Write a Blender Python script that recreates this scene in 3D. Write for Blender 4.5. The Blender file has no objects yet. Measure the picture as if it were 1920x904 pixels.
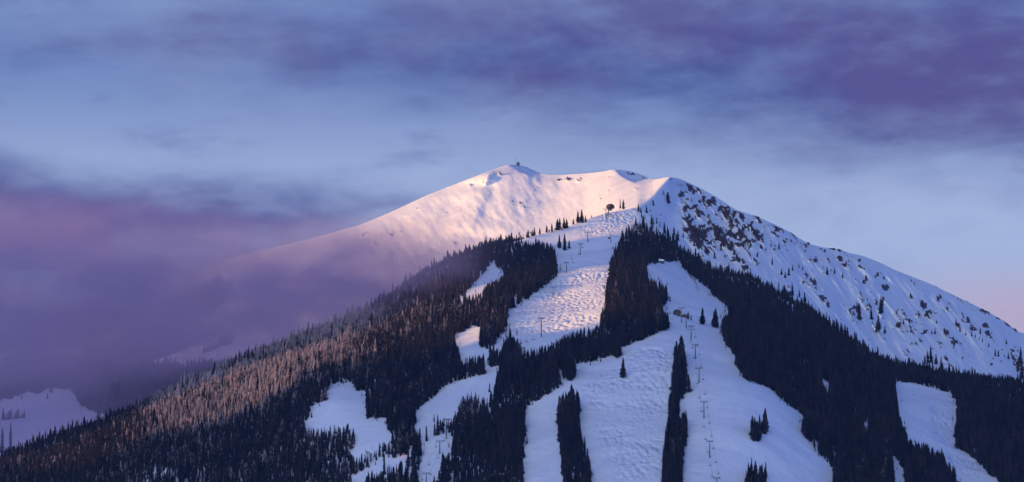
import bpy, bmesh, math, random
import numpy as np
from mathutils import Vector, Matrix
R = math.radians
rng = np.random.default_rng(7)
random.seed(7)
sc = bpy.context.scene
col = sc.collection

# ------------------------------------------------------------------ camera
F = 8297.0                      # focal length in photo pixels (1920 wide)
PITCH = R(8.0)
SP, CP = math.sin(PITCH), math.cos(PITCH)
cam_d = bpy.data.cameras.new('camera')
cam = bpy.data.objects.new('camera', cam_d)
col.objects.link(cam)
cam.location = (0, 0, 0)
cam.rotation_euler = (math.pi / 2 + PITCH, 0, 0)
cam_d.sensor_width = 36
cam_d.lens = 36 * F / 1920
cam_d.clip_start = 10
cam_d.clip_end = 90000
sc.camera = cam

def rect(px, py):
    """photo pixel -> (X/Y, Z/Y)"""
    x = (np.asarray(px, float) - 960) / F
    y = (452 - np.asarray(py, float)) / F
    d = CP - y * SP
    return x / d, (SP + y * CP) / d

def proj(X, Y, Z):
    """world -> photo pixel"""
    depth = Y * CP + Z * SP
    up = -Y * SP + Z * CP
    return 960 + F * X / depth, 452 - F * up / depth

# ------------------------------------------------------------------ noise
def _hash(ix, iy, seed):
    h = (ix.astype(np.int64) * 374761393 + iy.astype(np.int64) * 668265263 + seed * 1442695041) & 0xFFFFFFFF
    h = ((h ^ (h >> 13)) * 1274126177) & 0xFFFFFFFF
    h = h ^ (h >> 16)
    return (h & 0xFFFF) / 65535.0

def vnoise(x, y, seed=0):
    x = np.asarray(x, float); y = np.asarray(y, float)
    ix = np.floor(x); iy = np.floor(y)
    fx = x - ix; fy = y - iy
    fx = fx * fx * fx * (fx * (fx * 6 - 15) + 10); fy = fy * fy * fy * (fy * (fy * 6 - 15) + 10)
    a = _hash(ix, iy, seed); b = _hash(ix + 1, iy, seed)
    c = _hash(ix, iy + 1, seed); d = _hash(ix + 1, iy + 1, seed)
    return (a + (b - a) * fx + (c - a) * fy + (a - b - c + d) * fx * fy) * 2 - 1

def fbm(x, y, oct=4, seed=0, gain=.5):
    s = 0; a = 1; t = 0
    for k in range(oct):
        s = s + a * vnoise(x * 2 ** k + 17.3 * k, y * 2 ** k - 9.1 * k, seed + k); t += a; a *= gain
    return s / t

def sstep(a, b, x):
    t = np.clip((x - a) / (b - a), 0, 1)
    return t * t * (3 - 2 * t)

def curve(pts):
    xs = np.array([p[0] for p in pts], float); ys = np.array([p[1] for p in pts], float)
    def f(x, sm=0):
        return np.interp(x, xs, ys)
    return f

# ------------------------------------------------------------------ terrain guide lines (photo px -> row, distance)
crestA = curve([(-1500, 1040), (-600, 985), (-300, 940), (0, 868), (100, 828), (200, 798), (300, 752), (400, 702), (457, 680), (514, 655),
    (571, 634), (640, 607), (700, 580), (800, 512), (850, 490), (900, 470), (950, 457), (1000, 443), (1060, 427),
    (1100, 411), (1140, 399), (1200, 388), (1225, 410), (1260, 452), (1290, 482), (1340, 512), (1373, 520), (1410, 524),
    (1440, 545), (1482, 568), (1527, 592), (1576, 632), (1640, 676), (1700, 692), (1760, 704), (1840, 716),
    (1920, 726), (2000, 735), (2300, 760), (3500, 840)])
rcrestA = curve([(-600, 6100), (-300, 5950), (0, 5870), (300, 5920), (600, 6150), (900, 6450), (1060, 6600), (1200, 6750),
    (1250, 6650), (1290, 6560), (1373, 6450), (1500, 6320), (1700, 6200), (1920, 6200), (3500, 6200)])
dropA = curve([(-600, 40), (0, 30), (600, 40), (900, 36), (1000, 26), (1100, 16), (1160, 5), (1195, .8), (1240, .8), (1320, 3), (1400, 8), (1500, 14), (1700, 26), (1920, 30), (3500, 30)])
gapA = curve([(-600, 600), (0, 600), (600, 900), (900, 900), (1000, 800), (1100, 500), (1160, 150), (1195, 25), (1240, 25), (1320, 60), (1400, 130), (1500, 220), (1700, 420), (1920, 600), (3500, 700)])
crestB = curve([(-1500, 900), (-600, 780), (-300, 715), (0, 632), (130, 597), (230, 563), (300, 533), (380, 503), (450, 478), (520, 462), (590, 445), (640, 431),
    (675, 421), (700, 411), (740, 394), (800, 366), (850, 346), (900, 327), (925, 318), (940, 312), (955, 308.5), (968, 308.5), (985, 312),
    (1002, 320), (1015, 326), (1050, 328), (1100, 325), (1135, 321), (1145, 318.5), (1156, 318), (1180, 320), (1205, 328), (1225, 337),
    (1240, 334.5), (1255, 331.5), (1275, 335), (1300, 346), (1330, 361), (1355, 376), (1380, 393), (1420, 406), (1450, 419),
    (1480, 434), (1500, 447), (1520, 458), (1545, 464), (1575, 467), (1592, 474), (1620, 480), (1650, 492), (1680, 507),
    (1740, 530), (1800, 559), (1850, 583), (1880, 601), (1900, 616), (1912, 624), (1960, 628), (2060, 645), (2300, 700), (3500, 860)])
rcrestB = curve([(-1500, 8600), (-300, 8800), (0, 8800), (400, 9000), (675, 9050), (968, 8900), (1050, 8650), (1100, 8400), (1150, 8050),
    (1185, 7830), (1212, 7560), (1226, 7420), (1240, 7250), (1256, 7060), (1290, 7120), (1330, 7200), (1400, 7330), (1500, 7520), (1700, 7850), (1905, 8150), (2300, 8500), (3500, 9000)])

CP_A = np.array([
 (-300,960,5600),(-300,945,5900),(0,960,5150),(0,904,5440),(0,870,5850),(300,960,5000),(300,904,5010),(300,850,5250),(300,800,5560),(300,755,5900),
 (600,960,4550),(600,904,4720),(600,800,5000),(600,720,5290),(600,660,5750),(600,625,6150),
 (900,960,4250),(900,904,4400),(900,800,4750),(900,700,5100),(900,620,5450),(900,560,5800),(900,475,6430),
 (1060,960,4120),(1060,904,4270),(1060,750,4780),(1060,650,5250),(1060,600,5480),(1060,520,5980),(1060,430,6590),
 (1150,500,6050),(1150,560,5600),(1150,650,5200),(1200,400,6700),
 (1250,960,4050),(1250,904,4200),(1250,750,4750),(1250,615,5320),(1250,560,5700),(1250,500,6150),(1250,455,6600),
 (1450,960,4200),(1450,904,4350),(1450,750,4900),(1450,650,5500),(1450,552,6360),
 (1700,960,4700),(1700,904,4900),(1700,780,5500),(1700,695,6180),
 (1920,960,5000),(1920,904,5200),(1920,800,5750),(1920,728,6190),
 (2300,960,5300),(2300,765,6190)], float)

CP_A[:, 2] = np.where(CP_A[:, 2] < 5250, 5250 + (CP_A[:, 2] - 5250) * .56, CP_A[:, 2])

def rbf_fit(P):
    xy = P[:, :2] / 100.0
    d = np.linalg.norm(xy[:, None] - xy[None], axis=2)
    K = np.where(d > 0, d * d * np.log(d + 1e-12), 0) + np.eye(len(P)) * .02
    A = np.hstack([np.ones((len(P), 1)), xy])
    M = np.block([[K, A], [A.T, np.zeros((3, 3))]])
    return xy, np.linalg.solve(M, np.concatenate([P[:, 2], np.zeros(3)]))
_xy, _w = rbf_fit(CP_A)
def r_A(px, py):
    px = np.clip(px, -300, 2300)
    q = np.stack([px, py], -1) / 100.0
    out = _w[-3] + q[..., 0] * _w[-2] + q[..., 1] * _w[-1]
    for k in range(len(_xy)):
        d2 = (q[..., 0] - _xy[k, 0]) ** 2 + (q[..., 1] - _xy[k, 1]) ** 2
        out = out + _w[k] * .5 * d2 * np.log(d2 + 1e-12)
    return out

# ------------------------------------------------------------------ terrain grid
inner = np.arange(-330, 2260, 2.4)
left = -330 - np.cumsum(np.linspace(6, 60, 70))[::-1]
right = 2260 + np.cumsum(np.linspace(6, 60, 70))
PX = np.concatenate([left, inner, right])
NC = len(PX)
NA, NV, NB, NK = 250, 14, 215, 16
cA, cB = crestA(PX), crestB(PX)
# smooth the guide lines a little so corners are rounded
ker = np.array([1, 2, 3, 2, 1]) / 9.
def smooth(v): return np.convolve(np.pad(v, 2, 'edge'), ker, 'valid')
cA, rcA, dA, gA = map(smooth, (cA, rcrestA(PX), dropA(PX), gapA(PX)))
cBs, rcB = smooth(cB), smooth(smooth(rcrestB(PX)))
cB = np.where((PX > 1130) & (PX < 1270), cB, cBs)
a_col, _ = rect(PX, 600)
rows_r, rows_py = [], []
BOT = np.maximum(960, cA + 30)
for i in range(NA):
    t = i / (NA - 1)
    py = BOT + (cA - BOT) * t
    r = r_A(PX, py)
    k = sstep(.82, 1, t)
    r = r * (1 - k) + k * (rcA - (1 - t) * (rcA - r_A(PX, BOT)) * .9)
    rows_r.append(r); rows_py.append(py)
RA0 = np.array(rows_r)
# keep every column climbing away from the camera
for i in range(1, NA):
    RA0[i] = np.maximum(RA0[i], RA0[i - 1] + .6)
rows_r = list(RA0)
rA_end = rows_r[-1]
for i in range(1, NV + 1):
    t = i / NV
    py = cA + dA * math.sin(math.pi * .5 * min(1, t * 1.25))
    if t > .8: py = cA + dA
    rows_r.append(rA_end + gA * t); rows_py.append(py)
rB0 = rows_r[-1]
pyB0 = cA + dA
T = np.linspace(0, 1, NB + 1)[1:]
for t in T:
    py = pyB0 + (cB - pyB0) * t
    s = t ** 1.0
    # profile: gentle near the foot, steeper higher up
    bowl = sstep(560, 900, PX) * (1 - sstep(1180, 1250, PX))
    s = (1 - bowl) * (t ** .9) + bowl * (t ** .8)
    # the ridge leaves the peak diagonally, down to the left
    lx_ = np.interp(py, [331, 340, 350, 372, 390, 430], [1256, 1247, 1238, 1221, 1203, 1186])
    win = sstep(1090, 1170, PX) * sstep(1480, 1320, PX)
    rc_ = np.interp(PX + (1256 - lx_) * win, PX, rcB)
    rows_r.append(np.maximum(rB0 + (rc_ - rB0) * s, rB0 + t * 10)); rows_py.append(py)
rr = np.array(rows_r); pp = np.array(rows_py)
PXG = np.broadcast_to(PX, rr.shape)
iB = NA + NV
B = slice(iB, None)

# relief on the upper mountain: spurs, gullies, shaded shoulders
pb, yb = PXG[B], pp[B]
def spur(line, w_steep, w_slow, amp, lo, hi):
    """a rib running down the slope, steep on its right side, gentle on its left"""
    lx = np.interp(yb, [p[1] for p in line], [p[0] for p in line])
    u = pb - lx + 4 * fbm(pb / 22, yb / 16, 3, 5)
    f = np.where(u < 0, np.exp(-(u / w_slow) ** 2), np.exp(-(u / w_steep) ** 2))
    m = sstep(lo - 8, lo + 10, yb) * (1 - sstep(hi - 15, hi + 12, yb))
    return -amp * f * m
rel = np.zeros_like(pb)
h_top = yb - np.interp(pb, PX, cB)
rel += spur([(918, 322), (905, 345), (893, 372), (868, 400), (850, 435)], 13, 46, 85, 320, 350)
rel += spur([(906, 340), (902, 360), (888, 400), (872, 440)], 17, 40, 75, 352, 428)
rel += spur([(848, 350), (826, 378), (806, 420), (790, 450)], 22, 50, 40, 362, 432)
rel += spur([(868, 395), (858, 420), (850, 450)], 6, 20, 22, 418, 440)
rel += spur([(1085, 325), (1050, 345), (1010, 375), (960, 430)], 24, 60, 30, 333, 400)
rel += spur([(955, 318), (950, 345), (935, 385), (905, 440)], 60, 60, 70, 318, 440)
rel += spur([(762, 385), (730, 410), (690, 440)], 24, 40, 26, 392, 450)
rel += spur([(925, 318), (916, 330), (912, 348)], 26, 30, 70, 322, 344)
rel += spur([(890, 345), (872, 368), (866, 380)], 16, 26, 42, 352, 378)
rel += spur([(800, 368), (782, 395), (776, 410)], 16, 30, 26, 378, 412)
rel += sstep(640, 700, pb) * sstep(1150, 1080, pb) * 13 * fbm((pb * .8 - yb * .6) / 9., (pb * .6 + yb * .8) / 22., 4, 14) * sstep(3, 14, h_top)
# right-facing shoulders on the skyline
for (pts, gain) in (([(950, 309), (962, 314), (978, 323), (996, 328), (1016, 327)], 7.0),
                    ([(1147, 318), (1156, 321), (1166, 330), (1180, 338), (1194, 343), (1208, 341.5), (1226, 337)], 8.0)):
    x0, x1 = pts[0][0], pts[-1][0]
    L = np.interp(pb, [p[0] for p in pts], [p[1] for p in pts])
    ins = (pb > x0) & (pb < x1) & (yb < L + 2)
    rel += np.where(ins, gain * (pb - x0) * sstep(2, -6, yb - L), 0)
lx = np.interp(yb, [331, 340, 350, 372, 390, 420], [1256, 1247, 1238, 1221, 1203, 1190])
rel += np.clip(pb - lx, 0, 60) * 1.6 * sstep(1400, 1300, pb) * (pb > 1195)
# the rock face on the right: gullies and ribs
fr = sstep(1262, 1300, pb)
h = (yb - np.interp(pb, PX, cB))
rib = fbm((pb * .8 - yb * .55) / 26., (pb * .45 + yb * .8) / 95., 4, 21)
rel += fr * (-46 * (1 - np.abs(rib) * 2.2)) * sstep(2, 30, h) * (1 - sstep(120, 170, h) * .5)
rel += fr * 60 * np.sin((pb + .5 * yb) / 62. + 1.2) * sstep(4, 45, h) * .5
# big lobes so that far snow is never flat
rel += (1 - fr) * 16 * fbm(pb / 60., yb / 34., 3, 8) * sstep(2, 18, h) * sstep(1250, 1200, pb)
rel *= sstep(0, 10, np.abs(yb - np.interp(pb, PX, pyB0)))
rr[B] += rel

X = rr * a_col[None, :]
_, e = rect(PXG, pp)
Z = rr * e
Y = rr

# rock mask ----------------------------------------------------------
def ell(cx, cy, rx, ry, ang=0):
    c, s = math.cos(R(ang)), math.sin(R(ang))
    dx, dy = PXG - cx, pp - cy
    u, v = (dx * c + dy * s) / rx, (-dx * s + dy * c) / ry
    return np.clip(1.35 - np.sqrt(u * u + v * v), 0, 1)
rock = np.zeros_like(rr)
for args in [(1322, 369, 12, 4, -60), (1308, 385, 20, 4.5, -28), (1330, 382, 14, 13, -30), (1363, 405, 14, 7, -45), (1350, 396, 16, 5, -50),
    (1278, 362, 4, 14, 25), (1290, 408, 10, 4, -50), (1300, 430, 7, 14, -20), (1318, 440, 12, 18, -25), (1345, 440, 8, 8, 0),
    (1385, 418, 12, 3, 40), (1400, 427, 10, 2.5, 40), (1422, 412, 9, 4, 50), (1424, 436, 4, 4, 0), (1412, 452, 8, 12, -35), (1397, 456, 5, 9, 25), (1430, 465, 5, 5, 0),
    (1372, 468, 9, 5, 20), (1380, 487, 10, 9, 20), (1398, 505, 8, 8, -30), (1362, 480, 5, 6, 0), (1352, 505, 5, 8, 0),
    (1516, 460, 7, 8, 40), (1562, 465.5, 8, 4, 10), (1548, 470, 4, 12, 15), (1575, 470, 3, 4, 0), (1576, 486, 8, 8, 30), (1585, 500, 5, 8, 20),
    (1530, 489, 5, 5, 0), (1512, 515, 6, 9, -20), (1527, 531, 8, 7, 20), (1540, 560, 6, 12, -15), (1487, 438, 9, 3, 35),
    (1616, 503, 11, 4, 35), (1612, 490, 4, 8, 0), (1645, 517, 9, 5, -30), (1655, 523, 10, 4, 10), (1660, 540, 9, 7, 20), (1622, 528, 4, 8, 20),
    (1653, 572, 5, 16, 5), (1642, 568, 7, 5, 30), (1710, 556, 7, 7, -35), (1730, 574, 9, 12, 15), (1738, 590, 11, 8, 20), (1722, 588, 6, 9, 10), (1748, 586, 8, 3, 20),
    (1682, 585, 2, 8, 35), (1683, 612, 9, 7, -20), (1694, 622, 8, 4, 0), (1793, 640, 16, 4, 35), (1792, 641, 10, 8, 0), (1796, 612, 6, 9, 30),
    (1848, 612, 9, 6, 0), (1852, 628, 8, 8, 20), (1814, 600, 8, 7, 0), (1760, 560, 7, 8, 0), (1780, 567, 3, 10, 10),
    (1752, 535, 9, 2, 25), (1782, 548, 6, 2, 25), (1812, 562, 9, 3, 30), (1830, 570, 9, 4, 30), (1850, 581, 12, 7, 35), (1872, 594, 14, 6, 40), (1890, 608, 14, 6, 45), (1902, 618, 8, 4, 45),
    (1764, 644, 5, 3, 0), (1775, 675, 6, 5, 0), (1900, 665, 10, 16, 0), (1912, 690, 12, 16, 0),
    (1065, 337, 8, 3.5, 0), (1050, 338, 5, 3, 0), (1090, 335, 6, 1.5, 5), (1012, 351, 5, 2.5, -15), (938, 328, 5, 2, 0), (1183, 326, 10, 3, 12), (1205, 334, 8, 2, 15)]:
    rock = np.maximum(rock, ell(*args))
nz = fbm(PXG / 7., pp / 7., 4, 33, .65)
nzr = fbm((PXG * .8 - pp * .5) / 4.5, (PXG * .5 + pp * .8) / 11., 4, 36, .7)
rock = sstep(.36, .47, rock * .56 + nz * .26 + nzr * .60)
# rock bands and ribs breaking through the snow of the right-hand face
face = sstep(1268, 1292, PXG) * (np.arange(rr.shape[0])[:, None] >= iB) * sstep(0, 6, pp - cB[None, :])
hh_ = pp - cB[None, :]
zone = fbm(PXG / 70., pp / 40., 2, 44)
r1 = 1 - np.abs(fbm((PXG * .75 + pp * .65) / 30., (-PXG * .65 + pp * .75) / 60., 4, 40, .6)) * 7.5      # bands falling to the left
r2 = 1 - np.abs(fbm((PXG * .55 - pp * .85) / 26., (PXG * .85 + pp * .55) / 90., 4, 47, .6)) * 7.5      # ribs falling to the right
west_ = sstep(1500, 1380, PXG)
rib_g = fbm((PXG * .8 - pp * .55) / 26., (PXG * .45 + pp * .8) / 95., 4, 21)
r3 = 1 - np.abs(rib_g) * 6.5                                                                          # bare rock along the rib crests
band_ = np.maximum(r1 * west_ + (1 - west_) * r1 * .3, r2 * (.75 + .25 * (1 - west_)))
band_ = np.maximum(band_ * .8, r3)
wgt = .62 * west_ * sstep(140, 50, hh_) + .62 * zone + .02
rock = np.maximum(rock, face * sstep(.30, .44, np.maximum(band_, -1) * .40 + wgt * .44 + nz * .20 + nzr * .22 - .10))
rock[:iB] = 0

# natural roughness
wX, wY = X, Y
visA = np.zeros(rr.shape[0]); visA[:NA] = 1
Z = Z + 5.0 * fbm(wX / 120, wY / 95, 3, 50, .34) * visA[:, None] * (1 - sstep(.93, 1.0, np.arange(rr.shape[0]) / (NA - 1)))[:, None]
crag = fbm(PXG / 4.5, pp / 4.5, 3, 61, .6)
Z = Z + rock * (1.5 + 5 * crag) * (1 - .75 * sstep(10, 0, pp - cB[None, :]))
Y = Y - rock * (3 + 12 * crag)

# front apron (valley floor up to the foot) and the back of the mountain
front = []
r0, z0, x0 = Y[0], Z[0], X[0]
for k in range(30):
    t = k / 30.
    r = 500 + (r0 - 500) * t
    z = -62 + (z0 + 62) * (t ** 1.45)
    z = np.where(t < .1, -62 + (z0 + 62) * .0355 * (t / .1), z)
    front.append((r * a_col, r, z))
back = []
rN, zN = Y[-1], Z[-1]
for k in range(1, NK + 1):
    t = k / NK
    r = rN + 25 * k + 5000 * t * t
    z = zN + (-80 - zN) * sstep(0, 1, t) - 6 * min(k, 3)
    back.append((r * a_col, r, z))
GX = np.vstack([np.array([f[0] for f in front]), X, np.array([b[0] for b in back])])
GY = np.vstack([np.array([f[1] for f in front]), Y, np.array([b[1] for b in back])])
GZ = np.vstack([np.array([f[2] for f in front]), Z, np.array([b[2] for b in back])])
NF = len(front)
rock_g = np.zeros_like(GX); rock_g[NF:NF + rr.shape[0]] = rock
NR = GX.shape[0]

# mogul / groomed masks (photo px, they are the skied-out bumps on three runs)
GPX, GPY = proj(GX, GY, GZ)
def soft_ell(cx, cy, rx, ry, ang=0, fall=.5):
    c, s = math.cos(R(ang)), math.sin(R(ang))
    dx, dy = GPX - cx, GPY - cy
    d = np.sqrt(((dx * c + dy * s) / rx) ** 2 + ((-dx * s + dy * c) / ry) ** 2)
    return np.clip((1 + fall - d) / fall, 0, 1)
layA = np.zeros(NR); layA[NF:NF + NA] = 1
mog = np.zeros_like(GX)
for a in [(1060, 575, 95, 40, -12), (1110, 550, 35, 45, 0), (1150, 415, 50, 14, -20), (1185, 740, 75, 50, 0, .4), (1215, 690, 40, 35, 0), (1215, 850, 50, 70, 0), (1775, 775, 22, 50, 0), (1815, 865, 30, 20, 30), (1170, 800, 40, 60, 0), (1720, 740, 40, 12, 10)]:
    mog = np.maximum(mog, soft_ell(*a))
mog *= layA[:, None]

def grid_mesh(name, GX, GY, GZ, attrs):
    nr, nc = GX.shape
    me = bpy.data.meshes.new(name)
    me.vertices.add(nr * nc)
    me.vertices.foreach_set('co', np.stack([GX, GY, GZ], -1).astype(np.float32).ravel())
    i = np.arange(nr - 1)[:, None] * nc + np.arange(nc - 1)[None, :]
    quads = np.stack([i, i + 1, i + nc + 1, i + nc], -1).reshape(-1, 4)
    me.loops.add(quads.size); me.polygons.add(len(quads))
    me.loops.foreach_set('vertex_index', quads.ravel().astype(np.int32))
    me.polygons.foreach_set('loop_start', np.arange(len(quads), dtype=np.int32) * 4)
    me.polygons.foreach_set('loop_total', np.full(len(quads), 4, np.int32))
    me.polygons.foreach_set('use_smooth', np.ones(len(quads), bool))
    for k, v in attrs.items():
        at = me.attributes.new(k, 'FLOAT', 'POINT')
        at.data.foreach_set('value', v.astype(np.float32).ravel())
    me.update(); me.validate()
    return me

# ------------------------------------------------------------------ materials
def new_mat(name):
    m = bpy.data.materials.new(name); m.use_nodes = True
    nt = m.node_tree; nt.nodes.clear()
    out = nt.nodes.new('ShaderNodeOutputMaterial')
    b = nt.nodes.new('ShaderNodeBsdfPrincipled')
    nt.links.new(b.outputs[0], out.inputs[0])
    return m, nt, b

class NB_:
    def __init__(s, nt): s.nt = nt
    def n(s, t, **k):
        o = s.nt.nodes.new(t)
        for a, v in k.items(): setattr(o, a, v)
        return o
    def l(s, a, b): s.nt.links.new(a, b)
    def val(s, x, sock):
        if hasattr(x, 'is_output'): s.l(x, sock)
        else: sock.default_value = x
    def math(s, op, a, b=0.0, c=None, clamp=False):
        m = s.n('ShaderNodeMath', operation=op); m.use_clamp = clamp
        s.val(a, m.inputs[0]); s.val(b, m.inputs[1])
        if c is not None: s.val(c, m.inputs[2])
        return m.outputs[0]
    def ss(s, v, a, b, lo=0., hi=1.):
        m = s.n('ShaderNodeMapRange', interpolation_type='SMOOTHSTEP')
        s.val(v, m.inputs[0]); s.val(a, m.inputs[1]); s.val(b, m.inputs[2]); m.inputs[3].default_value = lo; m.inputs[4].default_value = hi
        return m.outputs[0]
    def mix(s, f, a, b):
        m = s.n('ShaderNodeMix', data_type='RGBA')
        s.val(f, m.inputs[0]); s.val(a, m.inputs[6]); s.val(b, m.inputs[7])
        return m.outputs[2]
    def noise(s, vec, scale, detail=3, rough=.55):
        m = s.n('ShaderNodeTexNoise'); m.inputs['Scale'].default_value = scale
        m.inputs['Detail'].default_value = detail; m.inputs['Roughness'].default_value = rough
        if vec is not None: s.l(vec, m.inputs['Vector'])
        return m.outputs[0]

def mat_snow():
    m, nt, b = new_mat('snow'); g = NB_(nt)
    tc = g.n('ShaderNodeTexCoord').outputs['Object']
    rk = g.n('ShaderNodeAttribute', attribute_name='rock').outputs['Fac']
    mg = g.n('ShaderNodeAttribute', attribute_name='mogul').outputs['Fac']
    n1 = g.noise(tc, .06, 5, .6); n2 = g.noise(tc, .35, 3)
    snow = g.mix(g.ss(n1, .3, .7), (.78, .79, .82, 1), (.85, .85, .85, 1))
    rockc = g.mix(g.ss(n2, .35, .65), (.028, .017, .017, 1), (.095, .052, .045, 1))
    rn = g.math('ADD', rk, g.math('MULTIPLY', g.math('SUBTRACT', n2, .5), 1.5))
    rf = g.ss(rn, .35, .6)
    g.l(g.mix(rf, snow, rockc), b.inputs['Base Color'])
    b.inputs['Roughness'].default_value = .62
    b.inputs['Specular IOR Level'].default_value = .25
    vo = g.n('ShaderNodeTexVoronoi', feature='SMOOTH_F1'); vo.inputs['Scale'].default_value = .19
    vo.inputs['Smoothness'].default_value = .6
    mp = g.n('ShaderNodeMapping'); mp.inputs['Scale'].default_value = (1, .34, .6)
    wv = g.n('ShaderNodeTexNoise'); wv.inputs['Scale'].default_value = .05
    g.l(tc, mp.inputs[0]); g.l(mp.outputs[0], vo.inputs['Vector'])
    mvar = g.ss(g.noise(tc, .018, 3, .6), .35, .62, .15, 1.25)
    mogh = g.math('MULTIPLY', g.math('MULTIPLY', g.math('MULTIPLY', vo.outputs['Distance'], mg), mvar), -.55)
    fine = g.math('ADD', g.math('MULTIPLY', g.noise(tc, .008, 2, .4), 8.0), g.math('MULTIPLY', g.noise(tc, .09, 4, .65), 1.7))
    hh = g.math('ADD', g.math('MULTIPLY', mogh, 5.0), fine)
    bp = g.n('ShaderNodeBump'); bp.inputs['Strength'].default_value = 1.0; bp.inputs['Distance'].default_value = 1.0
    g.l(hh, bp.inputs['Height']); g.l(bp.outputs[0], b.inputs['Normal'])
    return m

def mat_plain(name, c, rough=.7, metal=0., var=.25, scale=1.5):
    m, nt, b = new_mat(name); g = NB_(nt)
    tc = g.n('ShaderNodeTexCoord').outputs['Object']
    n = g.noise(tc, scale, 4)
    c2 = tuple(x * (1 - var) for x in c) + (1,)
    g.l(g.mix(n, c2, tuple(c) + (1,)), b.inputs['Base Color'])
    b.inputs['Roughness'].default_value = rough; b.inputs['Metallic'].default_value = metal
    return m

def mat_needles():
    m, nt, b = new_mat('needles'); g = NB_(nt)
    fr = g.n('ShaderNodeAttribute', attribute_name='frost_sun', attribute_type='INSTANCER').outputs['Fac']
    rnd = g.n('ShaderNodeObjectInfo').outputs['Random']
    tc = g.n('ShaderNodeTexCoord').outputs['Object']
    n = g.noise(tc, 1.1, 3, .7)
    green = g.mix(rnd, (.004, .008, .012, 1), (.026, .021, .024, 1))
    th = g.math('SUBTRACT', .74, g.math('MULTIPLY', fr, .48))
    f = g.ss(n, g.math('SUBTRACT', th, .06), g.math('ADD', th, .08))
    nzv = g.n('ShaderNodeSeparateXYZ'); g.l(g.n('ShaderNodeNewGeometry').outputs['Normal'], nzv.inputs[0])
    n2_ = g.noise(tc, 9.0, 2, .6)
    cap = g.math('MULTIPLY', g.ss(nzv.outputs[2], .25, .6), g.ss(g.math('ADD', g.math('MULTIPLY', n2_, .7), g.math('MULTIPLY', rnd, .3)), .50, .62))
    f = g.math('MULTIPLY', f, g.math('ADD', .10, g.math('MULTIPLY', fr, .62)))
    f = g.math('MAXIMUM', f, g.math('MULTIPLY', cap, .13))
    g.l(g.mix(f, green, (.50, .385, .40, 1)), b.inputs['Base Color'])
    b.inputs['Roughness'].default_value = .9
    b.inputs['Specular IOR Level'].default_value = .1
    return m

M_SNOW = mat_snow()
M_NEED = mat_needles()
M_BARK = mat_plain('bark', (.07, .05, .04), .9)
M_STEEL = mat_plain('dark_steel', (.045, .05, .06), .55, .3)
M_GREY = mat_plain('galvanised_steel', (.16, .17, .19), .5, .4)
M_WOOD = mat_plain('dark_timber', (.06, .04, .03), .8)
M_ROOFSNOW = mat_plain('roof_snow', (.8, .82, .86), .6, 0, .06)
M_TWIG = mat_plain('bare_twigs', (.24, .19, .2), .9)
M_NET = mat_plain('fence_net', (.45, .3, .28), .8)
M_GLASS = mat_plain('dark_glass', (.03, .04, .05), .2)
M_CABLE = mat_plain('wire_rope', (.08, .085, .1), .5, .4)

# ------------------------------------------------------------------ helpers for objects
def link(o, parent=None):
    col.objects.link(o)
    if parent is not None: o.parent = parent
    return o
def tag(o, label=None, cat=None, group=None, kind=None):
    if label: o['label'] = label
    if cat: o['category'] = cat
    if group: o['group'] = group
    if kind: o['kind'] = kind
    return o
def empty(name, loc, rz=0):
    o = bpy.data.objects.new(name, None); o.location = loc; o.rotation_euler = (0, 0, rz); o.empty_display_size = 1
    return link(o)
def mesh_obj(name, bm, mat, parent=None, smooth=False):
    me = bpy.data.meshes.new(name); bm.to_mesh(me); bm.free()
    for mm in (mat if isinstance(mat, (list, tuple)) else [mat]): me.materials.append(mm)
    if smooth:
        for p in me.polygons: p.use_smooth = True
    return link(bpy.data.objects.new(name, me), parent)
def add_box(bm, c, s, rz=0, bev=0):
    r = bmesh.ops.create_cube(bm, size=1)
    vs = r['verts']
    bmesh.ops.scale(bm, vec=s, verts=vs)
    if rz: bmesh.ops.rotate(bm, cent=(0, 0, 0), matrix=Matrix.Rotation(rz, 3, 'Z'), verts=vs)
    bmesh.ops.translate(bm, vec=c, verts=vs)
def add_tube(bm, p0, p1, r0_, r1_=None, n=8):
    r1_ = r0_ if r1_ is None else r1_
    p0, p1 = Vector(p0), Vector(p1)
    d = p1 - p0
    r = bmesh.ops.create_cone(bm, cap_ends=True, segments=n, radius1=r0_, radius2=r1_, depth=d.length)
    q = d.to_track_quat('Z', 'Y').to_matrix().to_4x4()
    bmesh.ops.transform(bm, matrix=Matrix.Translation((p0 + p1) / 2) @ q, verts=r['verts'])

terrain_me = grid_mesh('mountain', GX, GY, GZ, {'rock': rock_g, 'mogul': mog})
terrain_me.materials.append(M_SNOW)
terrain = link(bpy.data.objects.new('mountain', terrain_me)); tag(terrain, 'snow covered mountain with ski runs and a high bowl', None, None, 'structure')

# valley floor to the horizon
bm = bmesh.new()
bmesh.ops.create_grid(bm, x_segments=40, y_segments=40, size=42000)
ground = mesh_obj('ground', bm, M_SNOW); ground.location = (0, 0, -64); tag(ground, 'snowy valley floor', None, None, 'structure')

# sun direction
SKY_TINT = (.27, .60, 1.62); GLOW_COL = (.88, .95, 1.0, 1); GLOW_POW = 13.0; GLOW_STR = 2.35
SUN_EL, SUN_AZ = R(7.0), R(75)         # azimuth measured from "behind the camera" towards the left
sdir = Vector((-math.sin(SUN_AZ) * math.cos(SUN_EL), -math.cos(SUN_AZ) * math.cos(SUN_EL), math.sin(SUN_EL)))

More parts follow.
